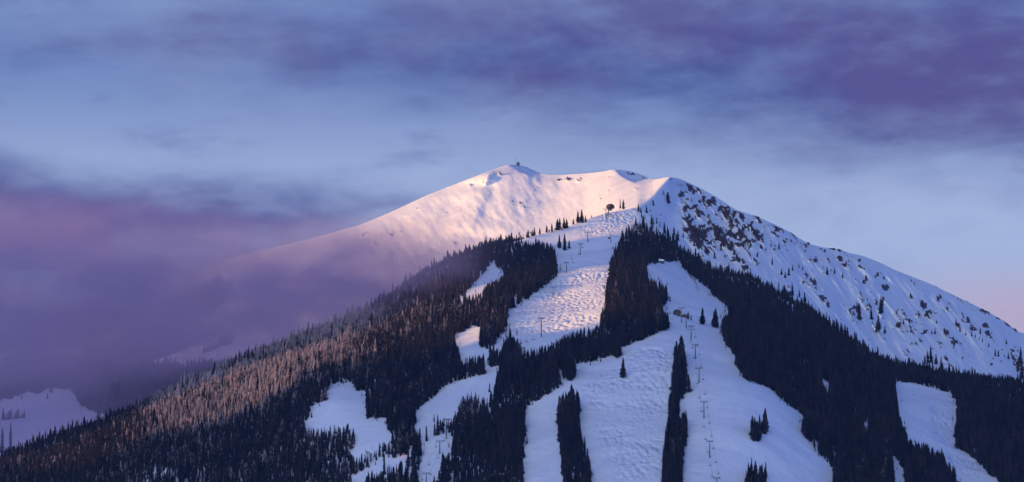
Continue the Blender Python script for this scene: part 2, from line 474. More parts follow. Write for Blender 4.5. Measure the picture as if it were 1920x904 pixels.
# unseen ridge added on the sun side, its crest shaped to shade chosen slopes
SA, CA = math.sin(SUN_AZ), math.cos(SUN_AZ)
dd = np.linspace(2500, 6500, 60); qq = np.concatenate([np.linspace(-3000, 4200, 50), np.linspace(4230, 6400, 90), np.linspace(6450, 9500, 40)])
D, Q = np.meshgrid(dd, qq)
QS = 5080.
Hq = 1350 - 520 * sstep(QS, QS + 420, Q + 70 * fbm(Q / 160, Q * 0, 3, 77)) + 60 * fbm(Q / 180, Q * 0, 4, 71) - 600 * sstep(500, -3000, Q) + 790 * sstep(5680, 5840, Q + 40 * fbm(Q / 130, Q * 0, 3, 78)) - 130 * sstep(6180, 6330, Q)
prof = np.exp(-np.abs((D - 3900) / 1000) ** 1.5)
WZ = -62 + (Hq + 62) * prof + 60 * fbm(D / 300, Q / 300, 4, 72) * prof
WX = -SA * D - CA * Q; WY = -CA * D + SA * Q
west = link(bpy.data.objects.new('hill', grid_mesh('hill', WX, WY, WZ, {'rock': np.zeros_like(WX), 'mogul': np.zeros_like(WX)})))
west.data.materials.append(M_SNOW); tag(west, 'unseen snowy ridge added to shade the lower slopes', None, None, 'structure')

# ------------------------------------------------------------------ ground lookup
RA_, RB_ = NF, NF + NA - 1
ACOL = GX[NF + 5] / GY[NF + 5]
EE = GZ / GY
def cast(px, py, layer='any'):
    """first place where the sight line through (px, py) meets the ground"""
    a, e_ = rect(px, py)
    j = int(np.searchsorted(a_col, a)) ; j = min(max(j, 1), NC - 1)
    t = (a - a_col[j - 1]) / (a_col[j] - a_col[j - 1])
    lo, hi = (NF, NF + NA - 1) if layer == 'A' else ((NF + iB, NF + rr.shape[0] - 1) if layer == 'B' else (NF, NF + rr.shape[0] - 1))
    ecol = EE[:, j - 1] * (1 - t) + EE[:, j] * t
    yc = GY[:, j - 1] * (1 - t) + GY[:, j] * t
    idx = np.nonzero(ecol[lo:hi + 1] >= e_)[0]
    k = (lo + idx[0]) if len(idx) else lo + int(np.argmax(ecol[lo:hi + 1]))
    if k > lo and len(idx):
        d = ecol[k] - ecol[k - 1]; s = (e_ - ecol[k - 1]) / d if abs(d) > 1e-9 else 1
        y = yc[k - 1] + (yc[k] - yc[k - 1]) * min(max(s, 0), 1)
        ev = ecol[k - 1] + (ecol[k] - ecol[k - 1]) * min(max(s, 0), 1)
    else: y, ev = yc[k], ecol[k]
    return Vector((float(a * y), float(y), float(ev * y)))

# ------------------------------------------------------------------ trees
def conifer_mesh(name, H, W, tiers, n, seed, crown_only=False):
    """spire-shaped spruce: drooping, ragged tiers of boughs round a short trunk"""
    rs = random.Random(seed)
    verts, faces = [], []
    def ring(z, rad, jag, ph):
        s = len(verts)
        for k in range(n * 2):
            a = ph + math.pi * k / n
            q = rad * ((1 + jag * rs.uniform(-.6, 1)) if k % 2 == 0 else rs.uniform(.42, .66))
            verts.append((q * math.cos(a), q * math.sin(a), z + (rs.uniform(-.25, .15) * H / tiers if k % 2 == 0 else rs.uniform(.0, .3) * H / tiers)))
        return s
    z_lo = .05 * H
    for t in range(tiers):
        f = t / (tiers - 1)
        z = z_lo + (H * .93 - z_lo) * f
        prof = (1 - f) ** .72 * (.86 + .14 * math.sin(6 * f + seed)) if f > .12 else .80 + f * 1.0
        rad = W * prof * rs.uniform(.82, 1.14) + .012 * H
        th = H / tiers * rs.uniform(1.25, 1.9)
        s = ring(z, rad, .30, rs.uniform(0, 6))
        ap = len(verts); verts.append((rs.uniform(-.04, .04) * W, rs.uniform(-.04, .04) * W, min(z + th * 1.25, H)))
        bt = len(verts); verts.append((0, 0, z + th * .15))
        for k in range(n * 2):
            k2 = (k + 1) % (n * 2)
            faces.append((s + k, s + k2, ap)); faces.append((s + k2, s + k, bt))
    nc = len(faces)
    if not crown_only:
        s = len(verts); 
        for k in range(5):
            a = k * 2 * math.pi / 5
            verts.append((.022 * H * math.cos(a), .022 * H * math.sin(a), -.08 * H))
        for k in range(5):
            a = k * 2 * math.pi / 5
            verts.append((.012 * H * math.cos(a), .012 * H * math.sin(a), .3 * H))
        for k in range(5):
            k2 = (k + 1) % 5
            faces.append((s + k, s + k2, s + 5 + k2, s + 5 + k))
    me = bpy.data.meshes.new(name); me.from_pydata(verts, [], faces)
    me.materials.append(M_NEED)
    if not crown_only:
        me.materials.append(M_BARK)
        for p in me.polygons[nc:]: p.material_index = 1
    me.update()
    return me
def trunk_mesh(name, H):
    bm = bmesh.new(); add_tube(bm, (0, 0, -.08 * H), (0, 0, .55 * H), .022 * H, .008 * H, 7)
    me = bpy.data.meshes.new(name); bm.to_mesh(me); bm.free(); me.materials.append(M_BARK)
    return me
KINDS_T = [(.150, 11, 6), (.125, 12, 6), (.175, 10, 7), (.11, 12, 5), (.14, 11, 6), (.20, 10, 7), (.095, 12, 5)]
protos = bpy.data.collections.new('spruce_kinds')      # not linked into the scene: only a source for the forest
for k, (w, ti, n) in enumerate(KINDS_T):
    protos.objects.link(bpy.data.objects.new('spruce_kind_%s' % 'abcdefg'[k], conifer_mesh('spruce', 1.0, w, ti, n, k + 3)))
crown_me = [conifer_mesh('crown', 1.0, w, ti + 5, n + 2, k + 30, True) for k, (w, ti, n) in enumerate(KINDS_T)]
trunk_me = trunk_mesh('trunk', 1.0)

def inpoly(x, y, poly):
    x = np.asarray(x); y = np.asarray(y); ins = np.zeros(x.shape, bool)
    n = len(poly); j = n - 1
    for i in range(n):
        xi, yi = poly[i]; xj, yj = poly[j]
        c = ((yi > y) != (yj > y)) & (x < (xj - xi) * (y - yi) / (yj - yi + 1e-12) + xi)
        ins ^= c; j = i
    return ins

SNOW = [
 [(1200,386),(1192,408),(1170,424),(1161,450),(1151,470),(1144,490),(1140,520),(1135,550),(1130,580),(1125,602),(1110,612),(1080,620),(1060,630),(1040,641),(1010,651),(985,657),(975,648),(968,632),(952,612),(952,585),(1005,550),(1045,518),(1045,482),(1040,462),(1025,455),(1005,447),(985,450),(960,456),(985,446),(1015,436),(1050,428),(1075,419),(1100,410),(1140,397)],
 [(853,632),(898,607),(897,640),(899,657),(918,655),(930,644),(952,614),(956,626),(938,650),(918,658),(916,670),(917,692),(910,690),(908,664),(880,668),(866,672)],
 [(911,686),(918,692),(937,689),(932,700),(930,714),(925,732),(905,748),(897,738),(884,732),(873,737),(864,746),(860,765),(845,785),(828,785),(810,797),(806,815),(797,820),(790,802),(776,803),(781,790),(780,772),(800,755),(820,740),(830,727),(850,718),(877,710),(910,702)],
 [(585,762),(614,752),(614,729),(622,721),(662,717),(667,735),(685,732),(722,717),(685,737),(684,787),(697,786),(722,784),(725,805),(735,812),(735,826),(722,827),(710,832),(700,850),(682,845),(667,857),(660,850),(668,830),(667,800),(660,790),(645,790),(642,802),(630,792),(615,802),(600,804),(585,799),(570,800),(584,775)],
 [(770,849),(735,863),(695,870),(680,883),(645,904),(682,906),(690,885),(705,880),(745,868),(771,862)],
 [(791,833),(811,819),(848,812),(845,840),(838,850),(826,862),(822,885),(812,893),(808,912),(786,912),(784,880),(792,873)],
 [(987,765),(1000,757),(1025,742),(1050,727),(1068,692),(1075,684),(1105,680),(1120,676),(1147,667),(1175,650),(1230,627),(1256,615),(1255,590),(1242,577),(1254,562),(1251,535),(1227,523),(1215,522),(1214,496),(1274,490),(1276,497),(1292,515),(1332,545),(1335,555),(1350,565),(1370,582),(1354,590),(1351,620),(1357,642),(1375,665),(1379,687),(1400,715),(1440,727),(1455,740),(1472,757),(1505,780),(1501,805),(1505,817),(1522,835),(1540,857),(1555,870),(1562,888),(1561,897),(1558,980),(980,980)],
 [(1681,716),(1715,720),(1757,730),(1782,739),(1792,755),(1794,780),(1789,820),(1791,840),(1815,852),(1840,875),(1874,906),(1880,960),(1820,960),(1797,902),(1787,877),(1777,865),(1767,842),(1755,847),(1740,834),(1727,829),(1715,829),(1705,822),(1700,807),(1690,792),(1684,755)],
 [(1545,716),(1556,718),(1557,730),(1548,728)], [(1674,852),(1692,877),(1697,900),(1676,906),(1680,880)], [(1624,790),(1628,790),(1628,806),(1616,796)],
 [(840,577),(870,553),(895,525),(910,510),(918,497),(926,492),(935,505),(945,512),(940,520),(915,532),(905,545),(880,553),(855,567),(838,580)],
 [(1050,690),(1055,690),(1055,716),(1049,716)],
]
STRIPS = {
 'one': [(1047,762),(1085,762),(1087,800),(1092,850),(1106,880),(1108,985),(1058,985),(1053,880),(1048,820)],
 'two': [(1265,665),(1283,665),(1286,700),(1284,742),(1277,752),(1273,762),(1274,790),(1288,800),(1286,838),(1279,870),(1277,985),(1240,985),(1242,880),(1250,830),(1255,790),(1254,770),(1260,730),(1263,690)],
 'clump': [(1053,704),(1060,714),(1072,716),(1078,706),(1077,698),(1060,696)],
 'clump2': [(1148,667),(1155,675),(1163,672),(1162,660),(1150,660)],
 'island': [(1407,816),(1411,831),(1425,829),(1438,808),(1437,800),(1420,806)],
 'bottom': [(1398,890),(1437,890),(1437,940),(1396,940)],
}
def snow_visible(x, y):
    m = np.zeros(np.shape(x), bool)
    for p in SNOW: m |= inpoly(x, y, p)
    return m

# sample forest sites over the near ridge, roughly one tree per 5 m cell
cx_ = .25 * (GX[:-1, :-1] + GX[1:, :-1] + GX[:-1, 1:] + GX[1:, 1:])
dXc = np.abs(GX[:-1, 1:] - GX[:-1, :-1]); dYc = np.abs(GY[1:, :-1] - GY[:-1, :-1])
area = dXc * dYc
def sample(rows, cols, spacing, boost=5):
    r0_, r1_ = rows; c0_, c1_ = cols
    A = area[r0_:r1_, c0_:c1_]
    N = int(A.sum() / spacing ** 2 * boost)
    p = np.cumsum(A.ravel()); u = rng.random(N) * p[-1]
    k = np.searchsorted(p, u); i = k // A.shape[1] + r0_; j = k % A.shape[1] + c0_
    fu, fv = rng.random(N), rng.random(N)
    def bl(G): return (G[i, j] * (1 - fu) * (1 - fv) + G[i, j + 1] * fu * (1 - fv) + G[i + 1, j] * (1 - fu) * fv + G[i + 1, j + 1] * fu * fv)
    x, y, z = bl(GX), bl(GY), bl(GZ)
    key = np.floor(x / spacing).astype(np.int64) * 1000003 + np.floor(y / spacing).astype(np.int64)
    _, first = np.unique(key, return_index=True)
    return x[first], y[first], z[first]
jl, jr = int(np.searchsorted(PX, -260)), int(np.searchsorted(PX, 2180))
fx, fy, fz = sample((NF, NF + NA + 5), (jl, jr), 4.7)
k_ = (fy < 5260) | (rng.random(len(fy)) < .72)
fx, fy, fz = fx[k_], fy[k_], fz[k_]
tx, ty = proj(fx, fy, fz)
H = 13.2 * np.exp(rng.normal(0, .27, len(fx)))
H *= 1.12 - .30 * sstep(5200, 6700, fy)
H *= .78 + .45 * (.5 + .5 * fbm(fx / 45., fy / 45., 2, 90))          # patches of older and younger trees
hp = H * F / fy
wx_ = 3.0 * fbm(fx / 16., fy / 16., 3, 92) * (ty > 560)
wx_[(tx > 1145) & (tx < 1300) & (ty < 640)] *= .4
keep = ~snow_visible(tx + wx_, ty)
ed = 2.0 * fbm(fx / 12., fy / 12., 2, 91)
for k in (.3, .6, .8): keep &= ~snow_visible(tx + ed + wx_, ty - k * hp)
keep &= ~snow_visible(tx - 2.2, ty - .2 * hp) & ~snow_visible(tx + 2.2, ty - .2 * hp)
strip = np.zeros(len(fx), int)
for n_, (nm, P) in enumerate(STRIPS.items()):
    s_ = inpoly(tx, ty, P); strip[s_] = n_ + 1
    keep |= s_
keep &= (ty < 1050)
# bare snow right on the upper crest and open ground near the top
openz = sstep(1150, 1195, tx) * sstep(470, 400, ty)
crest_open = (tx > 960) & (ty < np.interp(tx, [960, 1000, 1045, 1100], [458, 447, 436, 420])) & (tx < 1200)
keep &= ~crest_open | (strip > 0)
keep &= rng.random(len(fx)) > .85 * openz
# the far right face of the ridge thins into the rock face
keep &= ~((tx > 1200) & (tx < 1300) & (ty < np.interp(tx, [1200, 1230, 1300], [416, 440, 470])) & (rng.random(len(fx)) < .6))
# saplings and young trees straying onto the edges of the runs
ins_ = snow_visible(tx, ty)
near_edge = ins_ & (~snow_visible(tx - 7, ty) | ~snow_visible(tx + 7, ty) | ~snow_visible(tx, ty - 6))
sap = near_edge & ~keep & (rng.random(len(fx)) < .075) & (ty > 430)
H[sap] *= rng.uniform(.22, .5, int(sap.sum()))
keep |= sap
thin = fbm(fx / 30., fy / 30., 3, 93)
keep &= (thin > -.62) | (strip > 0) | sap
fx, fy, fz, H, tx, ty, strip, hp = [v[keep] for v in (fx, fy, fz, H, tx, ty, strip, hp)]
H = np.where(strip > 0, H * 1.12, H)
# frosted crowns low on the left flank, dark ones elsewhere
frost_sun = .08 + .16 * rng.random(len(fx)) + .16 * (rng.random(len(fx)) < .10) + .12 * fbm(fx / 60., fy / 60., 2, 95)
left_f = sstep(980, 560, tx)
frost_sun += left_f * (.06 + .24 * rng.random(len(fx)) ** 2) + .18 * sstep(1300, 1050, tx) * sstep(520, 600, ty)* sstep(680, 600, ty)
frost_sun += .14 * sstep(.35, .6, fbm(fx / 25., fy / 25., 2, 96))
H *= np.where(tx < 900, .92, 1.)
frost_sun += sstep(200, 330, tx) * sstep(760, 600, tx) * sstep(5180, 5330, .97 * fy - .26 * fx) * (.12 + .30 * rng.random(len(fx)))  # paler crowns where the sun reaches: lit look put into their colour
frost_sun = np.clip(frost_sun, 0, 1)
variant = rng.integers(0, 7, len(fx))
wide = rng.uniform(.75, 1.15, len(fx))

# trees on the far-left slopes and the far ridge (seen through the cloud)
bx, by, bz = sample((NF + iB + 2, NF + rr.shape[0] - 2), (int(np.searchsorted(PX, -200)), int(np.searchsorted(PX, 640))), 6.5, 4)
bpx, bpy_ = proj(bx, by, bz)
openings = [[(-50,748),(20,752),(52,735),(78,742),(100,722),(128,738),(152,756),(188,770),(215,800),(180,830),(0,900),(-60,880)]]
kb = np.ones(len(bx), bool)
for P in openings:
    for k in (0, .5, .85): kb &= ~(inpoly(bpx + 16 * fbm(bpx / 26., bpy_ / 14., 3, 101), bpy_ - k * 14 + 9 * fbm(bpx / 20., bpy_ / 12., 3, 102), P) & (rng.random(len(bx)) > .006))
dens = fbm(bx / 120., by / 160., 3, 97)
kb &= (dens > np.where(bpy_ > 690, -.45, -.10 + .9 * sstep(250, 520, bpx) + .3 * vnoise(bx / 25., by / 25., 99))) & (bpx < 560)
kb &= bpy_ > np.interp(bpx, PX, cB) + 1 + 14 * sstep(360, 520, bpx)
bx, by, bz = bx[kb], by[kb], bz[kb]

# scattered trees on the rock face, listed below by where they stand: (px, row of tip, row of base)
FACE = [(1246,428,450),(1252,425,447),(1264,424,441),(1271,430,452),(1281,432,446),(1309,433,445),(1346,433,450),(1350,424,440),(1392,419,431),(1404,423,434),(1409,427,435),(1414,429,438),
 (1446,453,463),(1453,456,463),(1461,453,468),(1448,481,497),(1465,502,516),(1472,508,522),(1479,500,517),(1476,465,471),(1486,495,508),(1505,497,507),(1498,492,503),
 (1551,498,516),(1565,499,514),(1558,503,509),(1580,509,522),(1486,528,555),(1499,540,558),(1509,546,568),(1516,562,580),(1522,568,592),(1495,552,572),(1538,582,610),(1544,585,612),(1530,580,604),(1568,600,622),(1577,602,624),
 (1611,566,601),(1607,563,580),(1634,577,600),(1648,588,620),(1645,600,624),(1653,553,588),(1650,570,589),(1694,597,609),(1659,609,626),(1747,617,627),(1753,614,627),(1756,598,607),(1740,656,682),(1746,647,681),(1755,661,684),(1765,667,689),(1734,665,683),
 (1793,596,611),(1800,611,622),(1811,620,629),(1819,607,617),(1838,612,626),(1854,641,651),(1866,652,669),(1872,655,669),(1887,634,646),(1891,660,674),(1883,664,670),(1822,620,631),(1829,625,633),(1836,629,637),(1842,632,641),
 (1913,648,683),(1908,670,698),(1916,680,712),(1420,470,482),(1436,462,470),(1357,448,462),(1352,455,470),(1325,466,476),(1340,470,485),(1369,455,468),(1387,480,492),(1298,404,414)]
CREST = [(990,425,440),(998,424,437),(1002,419,435),(1012,424,437),(1025,421,436),(1035,418,434),(1045,410,432),(1049,408,430),(1058,407,429),(1063,409,428),(1075,409,421),(1084,395,418),(1091,392,418),(1098,404,416),(1109,400,405)]

pts_x = [fx, bx]; pts_y = [fy, by]; pts_z = [fz, bz]
Hb = 15 * np.exp(rng.normal(0, .2, len(bx)))
pts_h = [H, Hb]; pts_f = [frost_sun, .25 + .3 * rng.random(len(bx))]
pts_v = [variant, rng.integers(0, 7, len(bx))]; pts_w = [wide, rng.uniform(.9, 1.3, len(bx))]

# pick the individually modelled trees -------------------------------
indiv = []       # (x, y, z, H, frost, variant, wide, label, group)
def listed(px, tip, base, label, group=None, layer='any', w=1.0, v=None, fr=.2, sink=.3):
    p = cast(px, base, layer)
    h = (base - tip) * p.y / F * 1.01
    indiv.append((p.x, p.y, p.z - sink, h, fr, random.randrange(7) if v is None else v, w, label, group))
listed(1168, 668, 709, 'lone dark spruce standing apart on the open mogul run', v=2, w=1.15)
listed(1317, 574, 609, 'free-standing spruce beside the upper lift, the one nearer the lift', v=2, w=1.2)
listed(1338, 580, 614, 'shorter half of the joined spruce pair beside the dark forest edge above the lift', v=2, w=1.1)
listed(1343, 575, 615, 'taller half of the joined spruce pair beside the dark forest edge above the lift', v=0, w=1.2)
listed(1290, 582, 599, 'small spruce right behind the second lift tower below the dark hut', v=2, w=1.1)
listed(1296, 590, 600, 'tiny spruce at the foot of the small one below the dark hut', v=5)
listed(1292, 700, 736, 'spruce bulging out of the right edge of the long tree strip', v=5, w=1.0)
listed(1163, 372, 391.5, 'thinner one of the two sunlit spruces on the ridge by the lift top', v=3)
listed(1169, 372, 392.5, 'fuller one of the two sunlit spruces on the ridge by the lift top', v=0, w=1.1)
listed(1197, 380, 397, 'spruce where the sunny ridge meets the shaded rock face', v=2)
listed(1225, 374, 386, 'small dark bush-like spruce on the shaded snow below the peak ridge', v=5, w=1.3, layer='B')
listed(1252, 358, 382, 'dense reddish spruce just below the sunlit peak ridge', v=5, w=1.4, layer='B')
listed(1244, 354, 366, 'short frosted spruce on the sunlit edge below the peak', v=2, fr=.7, layer='B')
for k, (px, t_, b_) in enumerate([(1269, 342, 349), (1273, 341, 349), (1276, 343, 349), (1279, 342, 349)]):
    listed(px, t_, b_, 'stunted snow-caked spruce in the row of four just below the right peak', 'snow caked spruces below the peak', 'B', 1.2, 2, 1.0)
listed(1049, 439, 466, 'shorter spruce of the pair on the upper run beside the highest forest block', v=2, w=1.1)
listed(1059, 435, 470, 'tallest spruce of the three on the upper run beside the highest forest block', v=0, w=.9)
listed(1067, 449, 466, 'smallest spruce of the three on the upper run beside the highest forest block', v=5)
listed(800, 796, 828, 'slim lone spruce at the top of the lower lift corridor', v=3)
listed(820, 774, 817, 'tall pointed spruce rising over the bushy clump above the lower lift', v=6)
listed(831, 846, 905, 'tall ragged spruce at the right edge of the lower lift corridor', v=0)
listed(20, 790, 846, 'tall thin spruce on the blue far-left slope', v=6, w=.8, layer='B')
listed(4, 800, 852, 'tall spruce cut by the left picture edge on the blue slope', v=3, layer='B')
listed(35, 824, 848, 'short spruce poking up between the blue slope and the left forest', v=2, layer='B')
listed(186, 745, 788, 'tall spruce at the right end of the blue far-left clearing', v=6, layer='B')
listed(159, 711, 743, 'slimmer spruce of the pair above the far-left clearing', v=3, layer='B')
listed(171, 719, 746, 'fuller spruce of the pair above the far-left clearing', v=2, layer='B')
for px, t_, b_ in CREST:
    listed(px, t_ - 1, b_, 'sunlit spruce in the loose row along the left crest below the snow bowl', 'spruces along the sunlit crest', 'A', 1.25, random.choice([0, 2, 5, 2]), .35)
for px, t_, b_ in FACE:
    far = px > 1700
    listed(px, t_, b_, 'dark spruce scattered on the shaded %s' % ('lower right end of the rocky face' if far else 'snow and rock below the right ridge'),
           'spruces at the right end of the rocky face' if far else 'spruces scattered over the rocky face', 'B', 1.05, random.choice([0, 2, 2, 5, 1]), .1)
for px, t_, b_ in [(44, 713, 734), (69, 710, 739), (78, 708, 730), (96, 710, 737), (104, 706, 728), (89, 736, 748), (143, 708, 735)] + [(6 + 3.6 * k, 763 + 4 * ((k * 7) % 4), 788 - .4 * k) for k in range(12)]:
    listed(px, t_, b_, 'dim spruce on the blue far-left slope under the cloud', 'dim spruces on the far-left slope', 'B', 1.1, None, .2)
for px in (205, 209, 213, 217, 221, 214):
    listed(px, random.uniform(705, 730), random.uniform(765, 782), 'dim spruce in the dark column of trees right of the far-left clearing', 'dark column of trees by the clearing', 'B', 1.1, None, .25)
GROUPS = {
 1: ('dark spruce packed in the short tree strip between the two left runs', 'spruces in the left tree strip'),
 2: ('dark spruce packed in the long tree strip beside the chairlift', 'spruces in the tree strip by the lift'),
 3: ('spruce in the small clump at the corner of the left forest above the runs', 'spruces in the corner clump'),
 4: ('spruce of the small clump hanging below the central forest edge', 'spruces below the central forest'),
 5: ('spruce in the leaning island clump on the open right run', 'spruces in the island clump'),
 6: ('spruce in the clump at the bottom edge of the open right run', 'spruces in the bottom clump')}
score = H * 1.0 / fy
taken = np.zeros(len(fx), bool)
quota = {3: 8, 4: 6, 5: 16, 6: 16, 1: 46, 2: 52}
for g_, q_ in quota.items():
    ids = np.nonzero((strip == g_) & (ty < 925))[0]
    ids = ids[np.argsort(-score[ids])][:q_]
    for i in ids:
        taken[i] = True
        indiv.append((fx[i], fy[i], fz[i] - .3, H[i], frost_sun[i], int(variant[i]), wide[i]) + GROUPS[g_])
room = 298 - len(indiv)
near = np.nonzero((~taken) & (strip == 0) & (ty < 915) & (ty > 840) & (tx > 600) & (tx < 1000))[0]
near = near[np.argsort(-score[near])]
for i in near[:max(room, 0)]:
    taken[i] = True
    indiv.append((fx[i], fy[i], fz[i] - .3, H[i], frost_sun[i], int(variant[i]), wide[i], 'tall spruce in the nearest dark forest around the lower lift corridor', 'tall spruces of the nearest forest'))

tree0 = None
for (x, y, z, h_, fr_, v_, w_, lab, grp) in indiv:
    root = bpy.data.objects.new('spruce_tree', None)
    root.location = (x, y, z); root.rotation_euler = (R(random.uniform(-2, 2)), R(random.uniform(-2, 2)), random.uniform(0, 6.28)); root.scale = (h_ * w_, h_ * w_, h_)
    link(root); tag(root, lab, 'tree', grp)
    c = bpy.data.objects.new('crown', crown_me[v_]); c['frost_sun'] = float(fr_); link(c, root)
    t = bpy.data.objects.new('trunk', trunk_me); link(t, root)

# the rest of the forest: one object
keep2 = ~taken
pts_x[0], pts_y[0], pts_z[0], pts_h[0], pts_f[0], pts_v[0], pts_w[0] = [v[keep2] for v in (fx, fy, fz, H, frost_sun, variant, wide)]
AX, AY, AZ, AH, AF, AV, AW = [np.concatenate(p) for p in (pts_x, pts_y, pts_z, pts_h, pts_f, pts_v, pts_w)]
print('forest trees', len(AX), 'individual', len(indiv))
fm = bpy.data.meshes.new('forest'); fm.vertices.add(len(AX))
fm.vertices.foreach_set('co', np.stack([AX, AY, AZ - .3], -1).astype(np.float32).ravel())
for nm, v in (('frost_sun', AF), ('hh', AH), ('ww', AW), ('rot', rng.random(len(AX)) * 6.28)):
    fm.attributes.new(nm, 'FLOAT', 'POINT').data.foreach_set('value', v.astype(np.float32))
fm.attributes.new('kindex', 'INT', 'POINT').data.foreach_set('value', AV.astype(np.int32))
forest = link(bpy.data.objects.new('forest', fm))
tag(forest, 'dense dark spruce forest covering the ridge between the ski runs', None, None, 'stuff')
ng = bpy.data.node_groups.new('forest_nodes', 'GeometryNodeTree')
ng.interface.new_socket('Geometry', in_out='INPUT', socket_type='NodeSocketGeometry')
ng.interface.new_socket('Geometry', in_out='OUTPUT', socket_type='NodeSocketGeometry')
N = ng.nodes; L = ng.links
gi, go = N.new('NodeGroupInput'), N.new('NodeGroupOutput')
iop = N.new('GeometryNodeInstanceOnPoints'); ci = N.new('GeometryNodeCollectionInfo')
ci.inputs['Collection'].default_value = protos; ci.inputs['Separate Children'].default_value = True
def attr(nm, ty_):
    a = N.new('GeometryNodeInputNamedAttribute'); a.data_type = ty_; a.inputs['Name'].default_value = nm; return a.outputs['Attribute']
L.new(gi.outputs[0], iop.inputs['Points']); L.new(ci.outputs[0], iop.inputs['Instance'])
iop.inputs['Pick Instance'].default_value = True
L.new(attr('kindex', 'INT'), iop.inputs['Instance Index'])
cr = N.new('ShaderNodeCombineXYZ'); L.new(attr('rot', 'FLOAT'), cr.inputs[2]); L.new(cr.outputs[0], iop.inputs['Rotation'])
hA, wA = attr('hh', 'FLOAT'), attr('ww', 'FLOAT')
mm_ = N.new('ShaderNodeMath'); mm_.operation = 'MULTIPLY'; L.new(hA, mm_.inputs[0]); L.new(wA, mm_.inputs[1])
cs = N.new('ShaderNodeCombineXYZ'); L.new(mm_.outputs[0], cs.inputs[0]); L.new(mm_.outputs[0], cs.inputs[1]); L.new(hA, cs.inputs[2])
L.new(cs.outputs[0], iop.inputs['Scale']); L.new(iop.outputs[0], go.inputs[0])
forest.modifiers.new('forest', 'NODES').node_group = ng

# bare, frosty broadleaf trees in three thickets
def bare_mesh(seed):
    rs = random.Random(seed); bm = bmesh.new()
    add_tube(bm, (0, 0, -.05), (0, 0, .5), .02, .012, 5)
    def br(p, d, l, r, dep):
        q = p + d * l
        add_tube(bm, p, q, r, r * .6, 3)
        if dep:
            for _ in range(4):
                nd = (d + Vector((rs.uniform(-1, 1), rs.uniform(-1, 1), rs.uniform(-.2, .8))) * .75).normalized()
                br(q, nd, l * .68, r * .62, dep - 1)
    for k in range(6):
        a = k * 1.05 + rs.random()
        br(Vector((0, 0, .25 + .08 * k * .8)), Vector((math.cos(a) * .6, math.sin(a) * .6, .9)).normalized(), .2, .010, 2)
    me = bpy.data.meshes.new('branches'); bm.to_mesh(me); bm.free(); me.materials.append(M_TWIG); return me
bare = [bare_mesh(s) for s in (1, 2)]
for (lst, where, grp) in (([(689, 862), (694, 866), (699, 868), (692, 871), (686, 868)], 'bare grey-brown tree in the thicket above the lower cross track', 'bare trees above the cross track'),
                    ([(862, 783), (868, 787), (876, 786), (884, 784), (890, 786), (872, 792)], 'bare grey-brown tree beside the spruces above the lower lift corridor', 'bare trees above the lower lift'),
                    ([(232, 872), (240, 868), (248, 872), (255, 876), (236, 882), (246, 884)], 'frosty bare tree in the pale patch inside the left forest', 'bare trees in the left forest')):
    for k, (px, py) in enumerate(lst):
        p = cast(px, py, 'A'); h_ = random.uniform(11, 15)
        o = bpy.data.objects.new('bare_tree', bare[k % 2]); o.location = p; o.scale = (h_, h_, h_); o.rotation_euler = (0, 0, random.uniform(0, 6))
        link(o); tag(o, where, 'tree', grp)

# ------------------------------------------------------------------ chairlifts
def tower_kind():
    """meshes for a lift tower 1 m high per unit; built at true size 14 m"""
    bm = bmesh.new(); add_tube(bm, (0, 0, -1.5), (0, 0, 13.6), .62, .42, 12); pole = bpy.data.meshes.new('pole'); bm.to_mesh(pole); bm.free(); pole.materials.append(M_STEEL)
    bm = bmesh.new(); add_box(bm, (0, 0, 13.7), (7.4, .55, .5)); add_box(bm, (0, 0, 14.5), (4.6, .3, .22)); add_tube(bm, (-2.2, 0, 13.7), (-2.2, 0, 14.5), .12); add_tube(bm, (2.2, 0, 13.7), (2.2, 0, 14.5), .12)
    arm = bpy.data.meshes.new('crossarm'); bm.to_mesh(arm); bm.free(); arm.materials.append(M_STEEL)
    bm = bmesh.new(); add_box(bm, (0, 0, 0), (.28, 4.4, .35))
    for k in range(6):
        add_tube(bm, (-.18, -2 + .8 * k, .2), (.18, -2 + .8 * k, .2), .34, None, 10)
    add_box(bm, (.45, 0, -.35), (.5, 4.2, .1))
    sh = bpy.data.meshes.new('sheave_train'); bm.to_mesh(sh); bm.free(); sh.materials.append(M_STEEL)
    bm = bmesh.new(); add_box(bm, (0, 0, .1), (1.9, 1.9, .9)); ft = bpy.data.meshes.new('footing'); bm.to_mesh(ft); bm.free(); ft.materials.append(M_GREY)
    bm = bmesh.new()
    for k in range(16): add_tube(bm, (-.25, -.62, .8 + k * .8), (.25, -.62, .8 + k * .8), .035, None, 4)
    for sx in (-.25, .25): add_tube(bm, (sx, -.62, .4), (sx, -.62, 13.4), .04, None, 4)
    ld = bpy.data.meshes.new('ladder'); bm.to_mesh(ld); bm.free(); ld.materials.append(M_GREY)
    return pole, arm, sh, ft, ld
TW = tower_kind()
